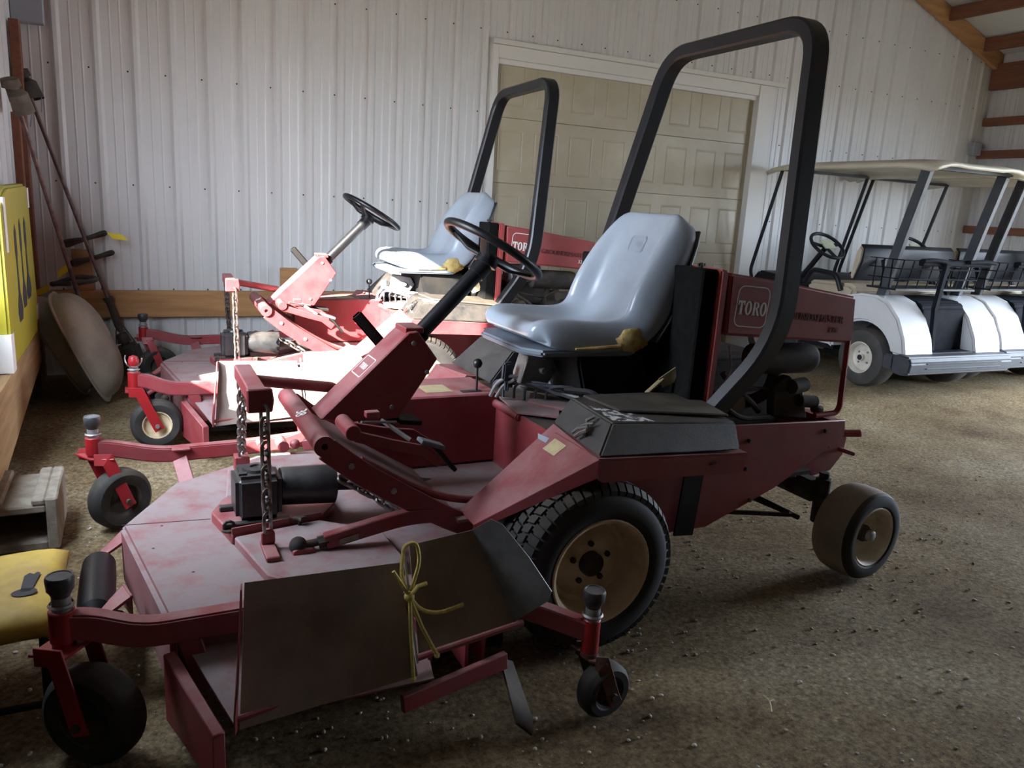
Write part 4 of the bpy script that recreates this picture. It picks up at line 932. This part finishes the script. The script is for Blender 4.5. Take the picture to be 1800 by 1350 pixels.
    rm_.add(vs, [[j * (nx_ + 1) + i, j * (nx_ + 1) + i + 1, (j + 1) * (nx_ + 1) + i + 1, (j + 1) * (nx_ + 1) + i] for j in range(ny_) for i in range(nx_)])
    ro = P('roof', rm_, CREAMR, ang=60); so = ro.modifiers.new('thickness', 'SOLIDIFY'); so.thickness = .030; so.offset = -1
    P('roof_rib', M().bar([(-.50, -.27, 1.782), (.50, -.27, 1.782)], .05, .03, (0, 1, 0)), CARTK, ro)
    P('roof_rib', M().bar([(-.54, 1.20, 1.782), (.54, 1.20, 1.782)], .05, .025, (0, 1, 0)), CARTK, ro)
    return root
RUBC = mat('cart_tyre', (.035, .036, .038), (.06, .055, .05), 10, rough=.7, dust=(.25, .21, .16), dustamt=.2, dustall=.1)
c1 = cart(); c1.location = (5.98, 4.50, .066); c1.rotation_euler = (0, 0, R(-1.5))
tag(c1, 'white golf cart with cream roof, leftmost and nearest of the row', 'golf cart', 'parked golf carts')
c2 = copy_tree(c1); c2.location = (7.24, 4.55, .066); c2.rotation_euler = (0, 0, R(-1.0))
tag(c2, 'white golf cart in the middle of the parked row, right of the nearest cart', 'golf cart', 'parked golf carts')

# ------------------------------------------------------------------ things in the left corner
FZ = .068
def trimmer(label, bot, top, hx, dusty, side):
    t = thing('string_trimmer', label, 'trimmer', (bot[0], bot[1], FZ), 'string trimmers leaning in the corner')
    b, p = V(bot), V(top); d = (p - b).normalized()
    lat = V((1, -.15, 0)); lat = (lat - d * lat.dot(d)).normalized(); fr = d.cross(lat).normalized()
    P = lambda name, m, material, parent=None, **k: obj(name, m, material, parent or t, **k)
    P('shaft', M().tube([b + d * .30, p], .0125, 10), SHAFT)
    P('grip', M().tube([b + d * .30, b + d * .34, b + d * .50, b + d * .54], [.018, .026, .022, .034], 12), TRIMK)
    en = P('engine', M().box(-.075, .075, -.07, .07, 0, .20).cyl((0, 0, .20), (0, 0, .30), .05, 14, .03).xf(basis(b, lat, fr)), TRIMK, bev=.02, seg=2)
    P('fuel_tank', M().box(-.06, .06, -.09, -.03, -.0, .07).xf(basis(b, lat, fr)), TRIMD, en, bev=.012, seg=2)
    P('cord_guard', M().tube([b + d * .18 + lat * .07, b + d * .32 + lat * .03, b + d * .36], .004, 6).tube([b + d * .14 - lat * .08, b + d * .30 - lat * .03, b + d * .36], .004, 6), TRIMK, en)
    for k, (s, yel) in enumerate(hx):
        q = p + (b - p) * s
        h = P('handle', M().tube(bend([q - lat * .02, q - lat * .13 + d * .012, q - lat * .14 - d * .02 + fr * .05, q + fr * .10, q + lat * .12 + fr * .05, q + lat * .13 + d * .015, q + lat * .02], .05), .015, 8), TRIMK)
        a = q + lat * (.14 * yel) + d * .01
        P('warning_tag', M().slab([a, a + lat * (.085 * yel) - d * .035, a + lat * (.11 * yel) - d * .085, a + lat * (.02 * yel) - d * .05], .002), TAGM, h)
    hd = P('cutting_head', M().cyl(p - d * .02, p + d * .06, .034, 14).cyl(p + d * .06 + fr * .0, p + d * .10, .05, 14, .045), TRIMD if dusty else TRIMK)
    P('guard', M().add([p + lat * (r_ * math.cos(R(a))) + fr * (r_ * math.sin(R(a))) + d * z for r_, z in ((.030, .05), (.066, .02), (.076, -.08)) for a in range(-100, 101, 20)],
                       [[i * 11 + j, i * 11 + j + 1, (i + 1) * 11 + j + 1, (i + 1) * 11 + j] for i in range(2) for j in range(10)]), TRIMD if dusty else TRIMK, hd)
    P('trimmer_line', M().tube(bend([p + d * .03 + lat * .02, p - d * .05 + lat * .07, p - d * .16 + lat * .03], .05), .003, 5), GREY, hd)
    return t
trimmer('string trimmer with two black handles and yellow tags, right of the other trimmer', (-.005, 5.95, .10), (-.54, 5.985, 1.93), ((.505, 1), (.575, -1)), False, 1)
trimmer('dusty-headed string trimmer leaning just behind the yellow sign, nearest the left edge', (-.205, 5.88, .10), (-.53, 5.25, 1.80), ((.62, -1),), True, -1)
# curved plastic covers
def dish(label, c, u, w, n, hu, hw, depth):
    m = M(); vs = []; K, S = 8, 40
    u, w, n = V(u).normalized(), V(w).normalized(), V(n).normalized(); c = V(c)
    for k in range(K + 1):
        t = k / K; rr = math.sin(t * math.pi / 2) ** .8
        for j in range(S):
            a = 2 * math.pi * j / S; e = 2 / 3.2
            cx = math.copysign(abs(math.cos(a)) ** e, math.cos(a)); sy = math.copysign(abs(math.sin(a)) ** e, math.sin(a))
            hgt = depth * math.cos(t * math.pi / 2) ** .9 if k < K else 0
            vs.append(c + u * (hu * rr * cx) + w * (hw * rr * sy) + n * hgt)
    for j in range(S):   # flat rim
        a = 2 * math.pi * j / S; e = 2 / 3.2
        cx = math.copysign(abs(math.cos(a)) ** e, math.cos(a)); sy = math.copysign(abs(math.sin(a)) ** e, math.sin(a))
        vs.append(c + u * ((hu + .022) * cx) + w * ((hw + .022) * sy) - n * .004)
    m.add(vs, [[k * S + j, k * S + (j + 1) % S, (k + 1) * S + (j + 1) % S, (k + 1) * S + j] for k in range(K + 1) for j in range(S)])
    lowest = min(p.z for p in m.v); sh = FZ + .004 - lowest; m.v = [p + V((0, 0, sh)) for p in m.v]
    b = min(m.v, key=lambda p: p.z)
    o = solo('plastic_cover', m, PANELG, label, 'cover', (b.x, b.y, FZ), 'curved plastic covers', ang=50)
    so = o.modifiers.new('thickness', 'SOLIDIFY'); so.thickness = .008
    return o
dish('dusty grey curved plastic cover leaning in front, with a dark scratch', (-.29, 5.33, .33), (.40, 0, -.92), (.05, 1, 0), (.92, -.12, .42), .335, .26, .17)
dish('dusty grey curved plastic cover leaning behind the front cover', (-.43, 5.53, .33), (.46, .0, -.89), (.05, 1, 0), (.89, -.1, .46), .32, .24, .15)
# yellow barricade panel standing on the left board
ys_ = thing('safety_sign', 'yellow plastic safety sign with black figures and white tape on the left wall', 'sign', (-.49, 4.65, .525))
bd = obj('sign_body', M().prism([(4.02, .535), (4.02, 1.26), (4.30, 1.335), (5.02, 1.345), (5.12, 1.32), (5.22, .56), (5.10, .530)], 0, -.555, -.495), YEL, ys_, bev=.012, seg=2)
obj('white_tape', M().box(-.558, -.491, 4.10, 4.17, 1.05, 1.29), TAPE, bd); obj('white_tape', M().box(-.558, -.491, 4.0, 4.10, .53, .70), TAPE, bd)
obj('white_tape', M().box(-.558, -.491, 5.06, 5.12, 1.22, 1.325), TAPE, bd); obj('white_tape', M().box(-.558, -.491, 5.12, 5.21, .60, .68), TAPE, bd)
fg = M()
for (y, z, hgt, w) in ((4.44, .70, .46, .12), (4.64, .74, .44, .11), (4.84, .76, .42, .14)):
    fg.prism([(y + w * a, z + hgt * b) for a, b in ((-.5, 0), (-.75, .10), (-.6, .20), (-.25, .30), (-.16, .60), (-.34, .72), (-.3, .93), (0, 1), (.3, .93), (.34, .72), (.16, .60), (.25, .30), (.6, .20), (.75, .10), (.5, 0))], 0, -.4949, -.4935)
obj('printed_figures', fg, BLK, bd)
# concrete block
BX0, BX1, BY0, BY1 = -.60, -.295, 3.24, 3.63
bl = M()
bl.prism([(BX0, .0), (BX1, .0), (BX1, .205), (-.335, .205), (-.35, .182), (-.46, .178), (-.475, .205), (BX0, .205)], 1, BY0, BY0 + .001)
bl = M()
outer = [(BX0, 0), (BX1, 0), (BX1, .205), (-.335, .205), (-.352, .180), (-.462, .176), (-.478, .205), (BX0, .205)]
def ringprism(m, loops_a, y0, y1): pass
bl.box(BX1 - .04, BX1, BY0, BY1, 0, .205); bl.box(BX0, BX0 + .04, BY0, BY1, 0, .205); bl.box(BX0 + .04, BX1 - .04, BY0, BY1, 0, .035)
bl.box(BX0 + .04, BX1 - .04, BY0, BY1, .150, .180); bl.box(BX1 - .085, BX1 - .04, BY0, BY1, .180, .205); bl.box(BX0 + .04, -.475, BY0, BY1, .180, .205)
bl.box(BX0 + .04, BX1 - .04, BY1 - .05, BY1, .035, .150)
solo('concrete_block', bl, CONC, 'grey hollow concrete block on the floor at the left edge', 'block', (-.45, 3.43, -.001), bev=.006)
# yellow vinyl pad on a black frame
yp = thing('yellow_seat', 'yellow vinyl seat pad on a black metal stand at the lower left', 'seat', (-.40, 2.28, 0))
pd_ = M(); vs = []; nn = 10
for j in range(nn + 1):
    for i in range(nn + 1):
        a = -1 + 2 * i / nn; b = -1 + 2 * j / nn
        x = -.40 + .195 * a; y = 2.285 + .215 * b + .02 * a
        vs.append((x, y, .325 + .012 * b - .020 * abs(a) ** 6 - .035 * abs(b) ** 8 + .006 * a))
pd_.add(vs, [[j * (nn + 1) + i, j * (nn + 1) + i + 1, (j + 1) * (nn + 1) + i + 1, (j + 1) * (nn + 1) + i] for j in range(nn) for i in range(nn)])
po = obj('pad', pd_, YELV, yp, ang=60); so = po.modifiers.new('thickness', 'SOLIDIFY'); so.thickness = .045; so.offset = -1
def onpad(x, y): return (x, y, .3262 + .012 * (y - 2.285) / .215 + .006 * (x + .40) / .195)
dc = M()
dc.add([onpad(-.292 + .030 * math.cos(R(a)) , 2.215 + .020 * math.sin(R(a))) for a in range(0, 360, 20)], [list(range(18))])
dc.add([onpad(*p) for p in ((-.302, 2.215), (-.276, 2.218), (-.262, 2.31), (-.270, 2.318), (-.278, 2.308), (-.288, 2.318), (-.300, 2.305))], [[0, 1, 2, 3, 4, 5, 6]])
dco = obj('printed_emblem', dc, BLK, po)
fr_ = M()
for (x, y) in ((-.245, 2.12), (-.245, 2.46), (-.55, 2.12), (-.55, 2.46)): fr_.tube([(x, y, 0), (x, y, .27)], .012, 8)
fr_.tube([(-.245, 2.12, .265), (-.245, 2.46, .265), (-.55, 2.46, .265), (-.55, 2.12, .265)], .012, 8, closed=True).tube([(-.245, 2.12, .05), (-.55, 2.12, .05)], .010, 8)
obj('stand', fr_, BLACKM, yp)

# ------------------------------------------------------------------ pebbles, twig
rr = random.Random(5); pm = M()
ico = [(0, 0, 1)] + [(.9 * math.cos(R(72 * k)), .9 * math.sin(R(72 * k)), .42) for k in range(5)] + [(.9 * math.cos(R(72 * k + 36)), .9 * math.sin(R(72 * k + 36)), -.42) for k in range(5)] + [(0, 0, -1)]
icf = [[0, 1 + k, 1 + (k + 1) % 5] for k in range(5)] + [[1 + k, 6 + k, 1 + (k + 1) % 5] for k in range(5)] + [[6 + k, 6 + (k + 1) % 5, 1 + (k + 1) % 5] for k in range(5)] + [[11, 6 + (k + 1) % 5, 6 + k] for k in range(5)]
for k in range(6500):
    if k < 5000: x, y = rr.uniform(-.5, 4.5), rr.uniform(.8, 3.6)
    else: x, y = rr.uniform(-.5, 8.4), rr.uniform(.9, 6.0)
    if x < -.26 and 3.15 < y < 3.7: continue
    s = .0016 + .0062 * rr.random() ** 5; sx, sy, sz = s * rr.uniform(.8, 1.5), s * rr.uniform(.8, 1.3), s * rr.uniform(.4, .8); th = rr.uniform(0, 6.28)
    z = floor_z(x, y) - .006
    pm.add([(x + (p[0] * sx * math.cos(th) - p[1] * sy * math.sin(th)) * rr.uniform(.85, 1.1), y + (p[0] * sx * math.sin(th) + p[1] * sy * math.cos(th)), z + p[2] * sz + sz * .5) for p in ico], icf)
OFF = V((0, 0, 0))
po_ = obj('gravel_pebbles', pm, PEB, None, ang=60); po_['kind'] = 'stuff'; tag(po_, 'small loose pebbles and grit scattered on the dirt floor', 'gravel')
solo('twig', M().tube(bend([(1.60, 1.44, .004), (1.625, 1.475, .012), (1.632, 1.51, .006)], .02), .0028, 6).tube([(1.625, 1.475, .012), (1.648, 1.482, .005)], .0018, 5), TANP, 'pale dry twig on the dirt right of the big front wheel', 'twig', (1.61, 1.46, .001))
